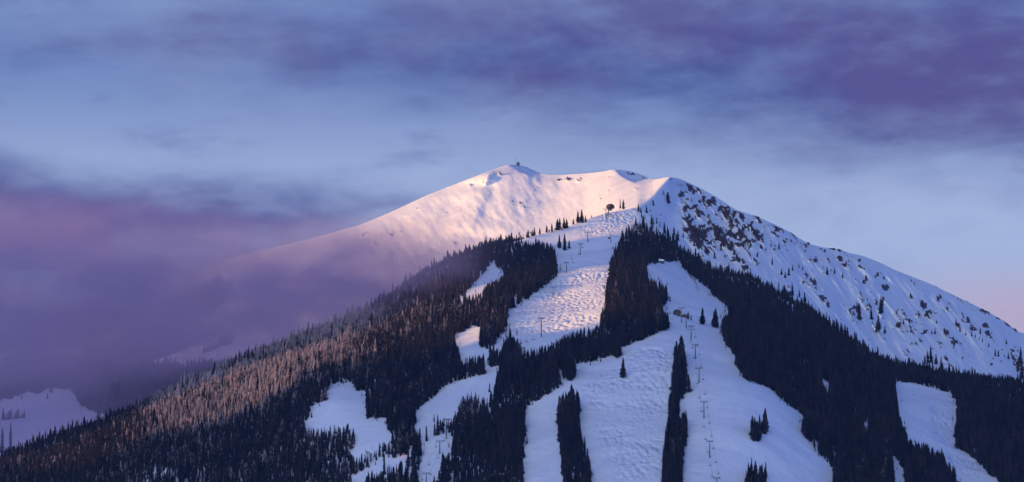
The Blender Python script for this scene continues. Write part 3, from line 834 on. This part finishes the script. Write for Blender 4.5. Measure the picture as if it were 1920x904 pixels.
def chair_kind():
    bm = bmesh.new()
    add_tube(bm, (0, 0, 0), (.15, 0, -1.0), .07, None, 6); add_tube(bm, (.15, 0, -1.0), (0, 0, -2.6), .07, None, 6)
    add_box(bm, (0, 0, .02), (.3, .5, .22))
    hg = bpy.data.meshes.new('hanger'); bm.to_mesh(hg); bm.free(); hg.materials.append(M_GREY)
    bm = bmesh.new()
    for s in (-1.05, 1.05):
        add_tube(bm, (s, 0, -2.65), (s, .05, -4.0), .06, None, 6); add_tube(bm, (s, 0, -4.0), (s, -.6, -4.05), .06, None, 6)
    add_tube(bm, (-1.05, 0, -2.65), (1.05, 0, -2.65), .06, None, 6)
    fr_ = bpy.data.meshes.new('frame'); bm.to_mesh(fr_); bm.free(); fr_.materials.append(M_GREY)
    bm = bmesh.new(); add_box(bm, (0, -.3, -3.98), (2.2, .6, .14)); st = bpy.data.meshes.new('seat'); bm.to_mesh(st); bm.free(); st.materials.append(M_GREY)
    bm = bmesh.new(); add_box(bm, (0, .06, -3.55), (2.2, .1, .62)); bk = bpy.data.meshes.new('backrest'); bm.to_mesh(bk); bm.free(); bk.materials.append(M_GREY)
    return hg, fr_, st, bk
CHR = chair_kind()

def make_tower(p, yaw, h, label, group):
    root = empty('lift_tower', p, yaw); s = h / 14.0; root.scale = (1, 1, s); tag(root, label, 'lift tower', group)
    for me_, loc in ((TW[0], None), (TW[1], None), (TW[3], None), (TW[4], None)):
        link(bpy.data.objects.new(me_.name.split('.')[0], me_), root)
    for sx in (-3.4, 3.4):
        o = bpy.data.objects.new('sheave_train', TW[2]); o.location = (sx, 0, 13.75 + .35); link(o, root)
    return root
def make_chair(p, yaw, label, group):
    root = empty('lift_chair', p, yaw); root.scale = (1.3, 1.3, 1.3); root.rotation_euler[1] = 0; tag(root, label, 'lift chair', group)
    for me_ in CHR: link(bpy.data.objects.new(me_.name, me_), root)
    return root
def lift(name, towers, chairs, cable_label, tower_label, chair_label, grp):
    """towers: (px, row of top, row of base)"""
    pts = []
    for px, t_, b_ in towers:
        p = cast(px, b_, 'A'); h = max((b_ - t_) * p.y / F, 7.0)
        pts.append((p, h))
    tops = []
    for i, (p, h) in enumerate(pts):
        q0 = pts[max(i - 1, 0)][0]; q1 = pts[min(i + 1, len(pts) - 1)][0]
        d = Vector((q1.x - q0.x, q1.y - q0.y, 0)).normalized()
        side = Vector((d.y, -d.x, 0))
        if side.x < 0: side = -side
        yaw = math.atan2(side.y, side.x)
        make_tower(p, yaw, h, tower_label(i, len(pts)), grp + ' towers' if tower_label(0, 9) == tower_label(1, 9) else None)
        tops.append((p + Vector((0, 0, h)), side, yaw))
    bm = bmesh.new(); lines = []
    for sgn in (-1, 1):
        pl = []
        for i in range(len(tops) - 1):
            A0 = tops[i][0] + tops[i][1] * sgn * 3.4; B0 = tops[i + 1][0] + tops[i + 1][1] * sgn * 3.4
            n = 14; sag = (B0 - A0).length * .012
            for k in range(n + (i == len(tops) - 2)):
                t = k / n; q = A0.lerp(B0, t); q.z -= sag * 4 * t * (1 - t); pl.append(q)
        for a_, b_ in zip(pl, pl[1:]): add_tube(bm, a_, b_, .05, None, 4)
        lines.append(pl)
    cb = mesh_obj('haul_rope', bm, M_CABLE); tag(cb, cable_label, 'cable')
    yaw = tops[len(tops) // 2][2]
    for (px, py, n) in chairs:
        best = None
        for li, pl in enumerate(lines):
            for a_, b_ in zip(pl, pl[1:]):
                for t in np.linspace(0, 1, 6):
                    q = a_.lerp(b_, float(t)); u, v = proj(q.x, q.y, q.z)
                    dd_ = abs(v - py) * 3 + abs(u - px)
                    if best is None or dd_ < best[0]: best = (dd_, q.copy())
        make_chair(best[1], yaw, chair_label, grp + ' chairs')

ord_ = ['topmost', 'second', 'third', 'fourth', 'fifth', 'sixth', 'seventh', 'eighth', 'ninth', 'tenth']
lift('main', [(1278, 577, 605), (1286.5, 589, 616), (1296, 611, 638), (1304, 646, 673), (1311, 690, 717), (1320, 753, 784), (1331, 827, 858), (1344, 896, 930), (1361, 985, 1022)],
     [(x, y, 0) for x, y in [(1290, 612), (1300, 611), (1302.5, 625), (1294, 634), (1298, 645), (1307, 641), (1310, 658), (1300, 664), (1314, 681), (1304, 684), (1318, 703), (1308, 711), (1321, 731), (1312, 738), (1325, 757), (1316, 764),
      (1329, 785), (1319.5, 793), (1333, 810), (1323, 816), (1337, 833), (1327, 840), (1341, 859), (1331.5, 865), (1345, 880), (1335.5, 885), (1349, 902)]],
     'thin cables of the chairlift climbing the wide right run', lambda i, n: '%s lift tower counted down the wide right run from the dark hut' % ord_[i],
     'empty chair hanging from the cable over the wide right run', 'main lift')
lift('upper', [(1136, 392, 410), (1102, 436, 454), (1088, 457, 478), (1062, 492, 512), (1037, 538, 558), (1015, 596, 632), (978, 652, 688), (945, 690, 722), (866, 786, 822), (838, 800, 832), (824.5, 827, 851), (799, 886, 912), (780, 945, 980)][:7],
     [(x, y, 0) for x, y in [(1093, 452), (1094, 458), (1085, 471), (1073, 478), (1074, 486), (1066, 500), (1054, 502), (1002, 615), (1004, 629), (991, 633), (1020, 596), (994, 658)]],
     'thin cables of the lift crossing the upper run to the ridge', lambda i, n: ('lift tower at the foot of the round-topped lift station on the ridge' if i == 0 else '%s lift tower counted down the upper run from the ridge' % ord_[i]),
     'empty chair hanging from the cable over the upper run', 'upper lift')
lift('lower', [(837, 786, 823), (824.5, 827, 851), (799, 887, 914), (778, 945, 975)],
     [(x, y, 0) for x, y in [(834, 819), (819, 830), (821, 851), (806, 863), (808, 882), (793, 892)]],
     'thin cables of the lift in the narrow lower corridor', lambda i, n: '%s lift tower in the narrow corridor at the lower left' % ord_[i],
     'empty chair hanging over the narrow corridor at the lower left', 'lower lift')

# dish-like lift station on the ridge
p = cast(1136, 408, 'A')
root = empty('lift_station', p + Vector((4, 6, 0))); tag(root, 'round-topped dark lift station on a mast on the sunlit ridge', 'lift station')
bm = bmesh.new(); add_tube(bm, (0, 0, -2), (0, 0, 15), .8, .6, 10); add_tube(bm, (-5, 4, -2), (0, 2, 12), .4, .3, 8); mesh_obj('mast', bm, M_STEEL, root)
bm = bmesh.new()
n = 18; prof_ = [(0, 21.5), (3.5, 21.2), (5.6, 19.8), (6.6, 17.6), (6.2, 15.6), (5.2, 14.8), (0, 14.4)]
rings = []
for (r_, z_) in prof_:
    rings.append([bm.verts.new((3 + r_ * math.cos(2 * math.pi * k / n), r_ * 1.6 * math.sin(2 * math.pi * k / n), z_)) for k in range(n)])
for a_, b_ in zip(rings, rings[1:]):
    for k in range(n): bm.faces.new((a_[k], a_[(k + 1) % n], b_[(k + 1) % n], b_[k]))
bmesh.ops.remove_doubles(bm, verts=bm.verts, dist=.01); bmesh.ops.recalc_face_normals(bm, faces=bm.faces)
mesh_obj('canopy', bm, M_WOOD, root, True)
bm = bmesh.new(); add_box(bm, (3, 0, 13.2), (4.5, 9, 2.4)); mesh_obj('drive_housing', bm, M_STEEL, root)

def arch_hut(px, py, w, dpt, h, label, roof_mat, wall_mat, yaw=0, name='lift_hut', layer='A'):
    p = cast(px, py, layer); root = empty(name, p, yaw); tag(root, label, 'hut')
    def arch(w_, h_, y0, y1, z0):
        bm = bmesh.new(); n = 12; fr, bk = [], []
        for k in range(n + 1):
            a = math.pi * k / n
            x_, z_ = -w_ / 2 * math.cos(a), z0 + h_ * math.sin(a) ** .8
            fr.append(bm.verts.new((x_, y0, z_))); bk.append(bm.verts.new((x_, y1, z_)))
        for k in range(n): bm.faces.new((fr[k], fr[k + 1], bk[k + 1], bk[k]))
        bm.faces.new(fr[::-1]); bm.faces.new(bk); bm.faces.new((fr[0], bk[0], bk[-1], fr[-1]))
        return bm
    bm = bmesh.new(); add_box(bm, (0, 0, h * .22 - 1), (w * .94, dpt * .9, h * .44 + 2)); mesh_obj('wall', bm, wall_mat, root)
    mesh_obj('roof', arch(w, h * .6, -dpt / 2, dpt / 2, h * .44), roof_mat, root)
    bm = bmesh.new(); add_box(bm, (-w * .15, -dpt * .45 - .05, h * .2), (w * .3, .12, h * .4)); mesh_obj('door', bm, M_STEEL, root)
    bm = bmesh.new(); add_box(bm, (w * .25, -dpt * .45 - .05, h * .28), (w * .2, .12, h * .16)); mesh_obj('window', bm, M_GLASS, root)
    return root
arch_hut(1269.5, 591.5, 9.6, 12, 6.6, 'dark round-roofed hut at the top of the wide right run', M_WOOD, M_WOOD)
arch_hut(1283, 595, 7, 7, 3.2, 'low dark shed right of the round-roofed hut', M_WOOD, M_WOOD, name='storage_shed')
arch_hut(1238, 492.5, 11, 9, 4.5, 'low hut under a white snow roof at the forest edge of the top clearing', M_ROOFSNOW, M_STEEL, name='snowy_hut')

# summit hut with mast
p = cast(971.5, 310.5, 'B'); root = empty('summit_hut', p + Vector((0, -3, 0))); tag(root, 'tiny dark hut with gabled roof on the highest summit', 'hut')
bm = bmesh.new(); add_box(bm, (0, 0, 1.8), (6.2, 5, 5.6)); mesh_obj('wall', bm, M_WOOD, root)
bm = bmesh.new()
v = [bm.verts.new(c) for c in ((-3.6, -3, 4.5), (3.6, -3, 4.5), (0, -3, 7), (-3.6, 3, 4.5), (3.6, 3, 4.5), (0, 3, 7))]
for f in ((0, 1, 2), (5, 4, 3), (0, 2, 5, 3), (2, 1, 4, 5), (1, 0, 3, 4)): bm.faces.new([v[i] for i in f])
mesh_obj('roof', bm, M_STEEL, root)
bm = bmesh.new(); add_box(bm, (-1.2, -2.55, 1.6), (1.3, .1, 2.6)); mesh_obj('door', bm, M_STEEL, root)
p = cast(967.5, 309.5, 'B'); root = empty('radio_mast', p); tag(root, 'thin guyed radio mast beside the summit hut', 'mast')
bm = bmesh.new(); add_tube(bm, (0, 0, -2), (0, 0, 17.5), .34, .16, 6); mesh_obj('pole', bm, M_GREY, root)
for k, (dx, dy) in enumerate(((-5, 2), (5, 2), (0, -5))):
    bm = bmesh.new(); add_tube(bm, (dx, dy, -1.5), (0, 0, 13.5), .05, None, 4); mesh_obj('guy_wire', bm, M_CABLE, root)
bm = bmesh.new(); add_tube(bm, (-1.2, 0, 11), (1.2, 0, 11), .12, None, 5); add_tube(bm, (-.8, 0, 14), (.8, 0, 14), .1, None, 5); mesh_obj('antenna', bm, M_GREY, root)
p = cast(1284, 349, 'B'); root = empty('marker_pole', p); tag(root, 'thin pale pole beside the four snow-caked spruces below the right peak', 'pole')
bm = bmesh.new(); add_tube(bm, (0, 0, -1), (0, 0, 9), .22, .14, 6); mesh_obj('pole', bm, M_GREY, root)
bm = bmesh.new(); add_box(bm, (.35, 0, 8.3), (.9, .1, .7)); mesh_obj('sign_plate', bm, M_GREY, root)
# curved leaning pole with a stored sled, right side of the upper run
p = cast(1146, 455.5, 'A'); root = empty('signal_pole', p); tag(root, 'dark slightly leaning pole by the forest edge on the upper run', 'pole')
bm = bmesh.new(); add_tube(bm, (0, 0, -1), (-1.2, 0, 9), .45, .35, 8); add_tube(bm, (-1.2, 0, 9), (-.6, 0, 16), .35, .2, 8); mesh_obj('pole', bm, M_STEEL, root)
bm = bmesh.new(); add_box(bm, (-3.2, 0, 7.0), (3.2, .3, 2.6)); mesh_obj('panel', bm, M_WOOD, root)
# snow fence along the lip of the top clearing
fence_pts = [(1292, 517), (1297, 521), (1302, 527), (1306, 534), (1308, 541), (1308.5, 547)]
root = empty('snow_fence', cast(1302, 527, 'A')); tag(root, 'low curved orange-grey snow fence along the lip of the top clearing', 'fence')
W = [cast(a, b, 'A') - root.location for a, b in fence_pts]
bm = bmesh.new()
for a_, b_ in zip(W, W[1:]):
    u = Vector((0, 0, 2.0)); f = [bm.verts.new(q) for q in (a_, b_, b_ + u, a_ + u)]; bm.faces.new(f)
bmesh.ops.solidify(bm, geom=bm.faces[:], thickness=.08)
mesh_obj('net', bm, M_NET, root)
for q in W:
    bm = bmesh.new(); add_tube(bm, q + Vector((0, 0, -.5)), q + Vector((0, 0, 2.4)), .09, None, 6); mesh_obj('post', bm, M_WOOD, root)
# small red warning lamp on a post in the lower forest track
p = cast(753, 859, 'A'); root = empty('warning_lamp', p); tag(root, 'small glowing red lamp on a post above the lower forest track', 'lamp')
bm = bmesh.new(); add_tube(bm, (0, 0, -.5), (0, 0, 1.6), .08, None, 6); mesh_obj('post', bm, M_STEEL, root)
ml, nt_, b_ = new_mat('red_lamp'); b_.inputs['Base Color'].default_value = (.8, .1, .08, 1); b_.inputs['Emission Color'].default_value = (1, .25, .22, 1); b_.inputs['Emission Strength'].default_value = .9
bm = bmesh.new(); bmesh.ops.create_uvsphere(bm, u_segments=12, v_segments=8, radius=.75); bmesh.ops.translate(bm, vec=(0, 0, 2.2), verts=bm.verts); mesh_obj('lamp_globe', bm, ml, root, True)

# ------------------------------------------------------------------ cloud bank lying against the mountain
def volume_box(name, lo, hi):
    bm = bmesh.new(); add_box(bm, [(a + b) / 2 for a, b in zip(lo, hi)], [b - a for a, b in zip(lo, hi)])
    me = bpy.data.meshes.new(name); bm.to_mesh(me); bm.free(); return link(bpy.data.objects.new(name, me))
FOG = True
if FOG:
    cl = volume_box('cloud', (-1500, 5500, 600), (150, 8350, 1280))
    tag(cl, 'purple-grey cloud bank resting against the left flank of the mountain', None, None, 'stuff')
    m = bpy.data.materials.new('cloud'); m.use_nodes = True; nt = m.node_tree; nt.nodes.clear(); g = NB_(nt)
    out = g.n('ShaderNodeOutputMaterial'); pv = g.n('ShaderNodeVolumePrincipled'); g.l(pv.outputs[0], out.inputs['Volume'])
    pv.inputs['Color'].default_value = (.74, .58, .71, 1); pv.inputs['Anisotropy'].default_value = .2
    pos = g.n('ShaderNodeNewGeometry').outputs['Position']
    sx = g.n('ShaderNodeSeparateXYZ'); g.l(pos, sx.inputs[0]); x_, y_, z_ = sx.outputs
    n1 = g.noise(pos, .0022, 4, .6)
    mp = g.n('ShaderNodeMapping'); mp.inputs['Scale'].default_value = (1, 1, 2.0); g.l(pos, mp.inputs[0])
    n2 = g.noise(mp.outputs[0], .006, 3, .6)
    wob = g.math('ADD', g.math('MULTIPLY', g.math('SUBTRACT', n1, .5), 170.), g.math('MULTIPLY', g.math('SUBTRACT', n2, .5), 120.))
    zz = g.math('ADD', z_, wob)
    def lin(v, a, b, lo_, hi_):
        mr = g.n('ShaderNodeMapRange'); g.val(v, mr.inputs[0]); mr.inputs[1].default_value = a; mr.inputs[2].default_value = b; mr.inputs[3].default_value = lo_; mr.inputs[4].default_value = hi_; return mr.outputs[0]
    # the bank is draped over the rising flank: its top and bottom climb away from the valley
    zz = g.math('SUBTRACT', zz, g.math('MULTIPLY', g.math('SUBTRACT', y_, 7000.), .135))
    top = lin(x_, -800, 0, 1022, 976)
    bot = g.math('ADD', lin(x_, -800, -330, 780, 810), g.math('ADD', lin(x_, -330, -130, 0, 75), lin(x_, -130, 0, 0, 60)))
    d_top = g.ss(zz, g.math('ADD', top, 45), g.math('SUBTRACT', top, 75))
    d_bot = g.ss(zz, g.math('SUBTRACT', bot, 50), g.math('ADD', bot, 90))
    d_x = g.math('MULTIPLY', g.ss(g.math('ADD', x_, g.math('MULTIPLY', wob, .7)), 20, -160), g.ss(g.math('ADD', x_, g.math('MULTIPLY', wob, 2.0)), -1450, -1050))
    yb_ = lin(zz, 800, 975, 8150, 6950)
    yf = lin(x_, -330, -60, 6080, 5800)
    d_y = g.math('MULTIPLY', g.ss(g.math('SUBTRACT', y_, yf), 0, 260), g.ss(g.math('ADD', y_, g.math('MULTIPLY', wob, 2.)), g.math('ADD', yb_, 250), g.math('SUBTRACT', yb_, 250)))
    den = g.math('MULTIPLY', g.math('MULTIPLY', d_top, d_bot), g.math('MULTIPLY', d_x, d_y))
    den = g.math('MULTIPLY', den, g.ss(g.math('ADD', g.math('MULTIPLY', n2, .6), g.math('MULTIPLY', g.noise(mp.outputs[0], .017, 3, .6), .4)), .41, .56, .04, 1.))
    mist = g.math('MULTIPLY', g.math('MULTIPLY', g.ss(x_, -330, -620, 0, .09), g.ss(zz, 860, 780)), d_y)
    g.l(g.math('MULTIPLY', g.math('MAXIMUM', den, mist), .0066), pv.inputs['Density'])
    cl.data.materials.append(m)
HAZE = True
if HAZE:
    hz = volume_box('haze', (-9000, -300, -66), (6000, 15500, 1640))
    tag(hz, 'thin blue evening haze over the valley', None, None, 'stuff')
    m = bpy.data.materials.new('haze'); m.use_nodes = True; nt = m.node_tree; nt.nodes.clear(); g = NB_(nt)
    out = g.n('ShaderNodeOutputMaterial'); pv = g.n('ShaderNodeVolumePrincipled'); g.l(pv.outputs[0], out.inputs['Volume'])
    pv.inputs['Color'].default_value = (.30, .55, 1, 1); pv.inputs['Density'].default_value = 7.0e-6
    hz.data.materials.append(m)

# ------------------------------------------------------------------ sky
w = bpy.data.worlds.new('World'); sc.world = w; w.use_nodes = True
nt = w.node_tree; nt.nodes.clear(); g = NB_(nt)
out = g.n('ShaderNodeOutputWorld')
sky = g.n('ShaderNodeTexSky', sky_type='NISHITA'); sky.sun_disc = False; sky.sun_elevation = SUN_EL
sky.sun_rotation = math.atan2(sdir.x, sdir.y); sky.altitude = 2500; sky.air_density = 1.0; sky.dust_density = .6; sky.ozone_density = 2.0
tc = g.n('ShaderNodeTexCoord').outputs['Generated']
s3 = g.n('ShaderNodeSeparateXYZ'); g.l(tc, s3.inputs[0]); dx, dy, dz = s3.outputs
az = g.math('ARCTAN2', dx, dy); el = g.math('ARCSINE', dz)
U = g.math('ADD', g.math('MULTIPLY', az, 8.297), .96)                # compass direction, in thousandths of the view
V = g.math('SUBTRACT', .452, g.math('MULTIPLY', g.math('SUBTRACT', el, PITCH), 8.297))
cv = g.n('ShaderNodeCombineXYZ'); g.l(U, cv.inputs[0]); g.l(V, cv.inputs[1])
def mapped(sx_, sy_, rot=0, off=(0, 0, 0)):
    mp = g.n('ShaderNodeMapping'); mp.inputs['Scale'].default_value = (sx_, sy_, 1); mp.inputs['Rotation'].default_value = (0, 0, rot); mp.inputs['Location'].default_value = off
    g.l(cv.outputs[0], mp.inputs[0]); return mp.outputs[0]
nA = g.noise(mapped(1.4, 4.5, R(-8)), 1.6, 6, .55)
nB = g.noise(mapped(2.2, 7, R(12), (3, 1, 0)), 2.2, 6, .6)
nC = g.noise(mapped(1, 1.6, 0, (7, 2, 0)), 2.4, 4, .5)
def fcurve(v, pts, sc_=1.0):
    """value of v in 0..1.92 -> curve"""
    c = g.n('ShaderNodeFloatCurve'); cm = c.mapping; cu = cm.curves[0]
    while len(cu.points) > 2: cu.points.remove(cu.points[1])
    pts = [(a / 1.92, b) for a, b in pts]
    cu.points[0].location = pts[0]; cu.points[1].location = pts[-1]
    for p_ in pts[1:-1]: cu.points.new(*p_)
    cm.update()
    g.l(g.math('DIVIDE', v, 1.92), c.inputs['Value']); return c.outputs[0]
def band(cpts, wpts, warp, soft=.7):
    c = fcurve(U, cpts); wd = fcurve(U, wpts)
    vv = g.math('ADD', V, g.math('ADD', g.math('MULTIPLY', g.math('SUBTRACT', nA, .5), warp), g.math('MULTIPLY', g.math('SUBTRACT', nB, .5), warp * .9)))
    d = g.math('ABSOLUTE', g.math('SUBTRACT', vv, c))
    return g.ss(g.math('SUBTRACT', wd, d), -.06 * soft, .085 * soft)
bandA = band([(0, .11), (.25, .075), (.5, .085), (.75, .10), (1.0, .09), (1.3, .10), (1.6, .135), (1.92, .13)],
             [(0, .01), (.15, .02), (.28, .035), (.5, .05), (.75, .085), (.9, .11), (1.1, .13), (1.3, .15), (1.6, .165), (1.92, .17)], .19, 1.5)
bandB = band([(0, .42), (.3, .42), (.6, .405), (.8, .37), (1.92, .37)],
             [(0, .115), (.2, .085), (.4, .07), (.6, .055), (.72, .025), (.82, .005), (.9, 0), (1.92, 0)], .10, .8)
bandB = g.math('MULTIPLY', bandB, g.ss(U, .88, .74))
up = g.ss(V, .02, -.35)                                               # broken cloud higher up, outside the view
bandU = g.math('MULTIPLY', up, g.ss(nC, .35, .65, .2, 1.))
nD = g.noise(mapped(1.2, 2.6, R(20), (5, 9, 0)), 5.5, 7, .62)
wisp = g.math('MULTIPLY', g.ss(nB, .5, .72), g.ss(V, .5, .3, .0, .35))
clear = g.mix(g.ss(V, .12, .42), (.19, .285, .57, 1), (.40, .50, .76, 1))
clear = g.mix(g.ss(nC, .4, .65, 0, .5), clear, (.27, .36, .62, 1))
pinkc = g.math('MULTIPLY', g.ss(V, .46, .60), g.ss(U, 1.5, 1.9))
clear = g.mix(g.math('MULTIPLY', pinkc, .8), clear, (.52, .42, .58, 1))
base_w = g.n('ShaderNodeMix', data_type='RGBA'); 
skyb = g.n('ShaderNodeVectorMath', operation='SCALE'); g.l(sky.outputs[0], skyb.inputs[0]); skyb.inputs['Scale'].default_value = 1.0
dark = g.mix(g.ss(g.math('ADD', nC, g.math('MULTIPLY', g.math('SUBTRACT', .3, V), .5)), .42, .66), (.052, .082, .30, 1), (.088, .072, .265, 1))
cloud_f = g.math('MAXIMUM', g.math('MAXIMUM', bandA, bandB), g.math('MAXIMUM', wisp, bandU))
cloud_f = g.math('MULTIPLY', cloud_f, g.ss(g.math('ADD', g.math('MULTIPLY', nD, .6), g.math('MULTIPLY', nC, .4)), .34, .58, .55, 1.), clamp=True)
vis = g.mix(g.math('MULTIPLY', cloud_f, .93), clear, dark)
# far from the evening view the physical sky takes over, deep blue overhead, plus a glow added low behind the camera to brighten facing snow
away = g.ss(g.math('ABSOLUTE', az), .25, .9)
away = g.math('MAXIMUM', away, g.ss(el, .32, .7))
dt = g.n('ShaderNodeVectorMath', operation='DOT_PRODUCT'); g.l(tc, dt.inputs[0]); gd = Vector((-math.sin(R(16)), -math.cos(R(16)), .24)).normalized(); dt.inputs[1].default_value = gd
glow = g.math('POWER', g.math('MAXIMUM', dt.outputs['Value'], 0.0), GLOW_POW)
bgA = g.n('ShaderNodeBackground'); g.l(vis, bgA.inputs[0]); bgA.inputs[1].default_value = .53
tint = g.n('ShaderNodeVectorMath', operation='MULTIPLY'); g.l(sky.outputs[0], tint.inputs[0]); tint.inputs[1].default_value = SKY_TINT
bgS = g.n('ShaderNodeBackground'); g.l(tint.outputs[0], bgS.inputs[0]); bgS.inputs[1].default_value = .084
bgG = g.n('ShaderNodeBackground'); bgG.inputs[0].default_value = GLOW_COL; g.l(g.math('MULTIPLY', glow, GLOW_STR), bgG.inputs[1])
ad = g.n('ShaderNodeAddShader'); g.l(bgS.outputs[0], ad.inputs[0]); g.l(bgG.outputs[0], ad.inputs[1])
mx = g.n('ShaderNodeMixShader'); g.l(away, mx.inputs[0]); g.l(bgA.outputs[0], mx.inputs[1]); g.l(ad.outputs[0], mx.inputs[2])
g.l(mx.outputs[0], out.inputs[0])

sun_d = bpy.data.lights.new('sun', 'SUN'); sun_d.energy = 2.95; sun_d.angle = R(.5); sun_d.color = (1, .52, .07)
sun = bpy.data.objects.new('sun', sun_d); link(sun); sun.rotation_euler = (-sdir).to_track_quat('-Z', 'Y').to_euler(); sun.location = (-3000, 0, 3000)

# ------------------------------------------------------------------ render settings
sc.render.engine = 'CYCLES'
cy = sc.cycles
cy.use_denoising = True; cy.denoiser = 'OPENIMAGEDENOISE'
cy.max_bounces = 5; cy.diffuse_bounces = 2; cy.glossy_bounces = 1; cy.transmission_bounces = 2; cy.volume_bounces = 2; cy.transparent_max_bounces = 4
cy.volume_step_rate = 2.5; cy.volume_max_steps = 160
cy.use_adaptive_sampling = True; cy.adaptive_threshold = .02
sc.view_settings.view_transform = 'Standard'; sc.view_settings.look = 'None'; sc.view_settings.gamma = 1
sc.view_settings.exposure = 0.84
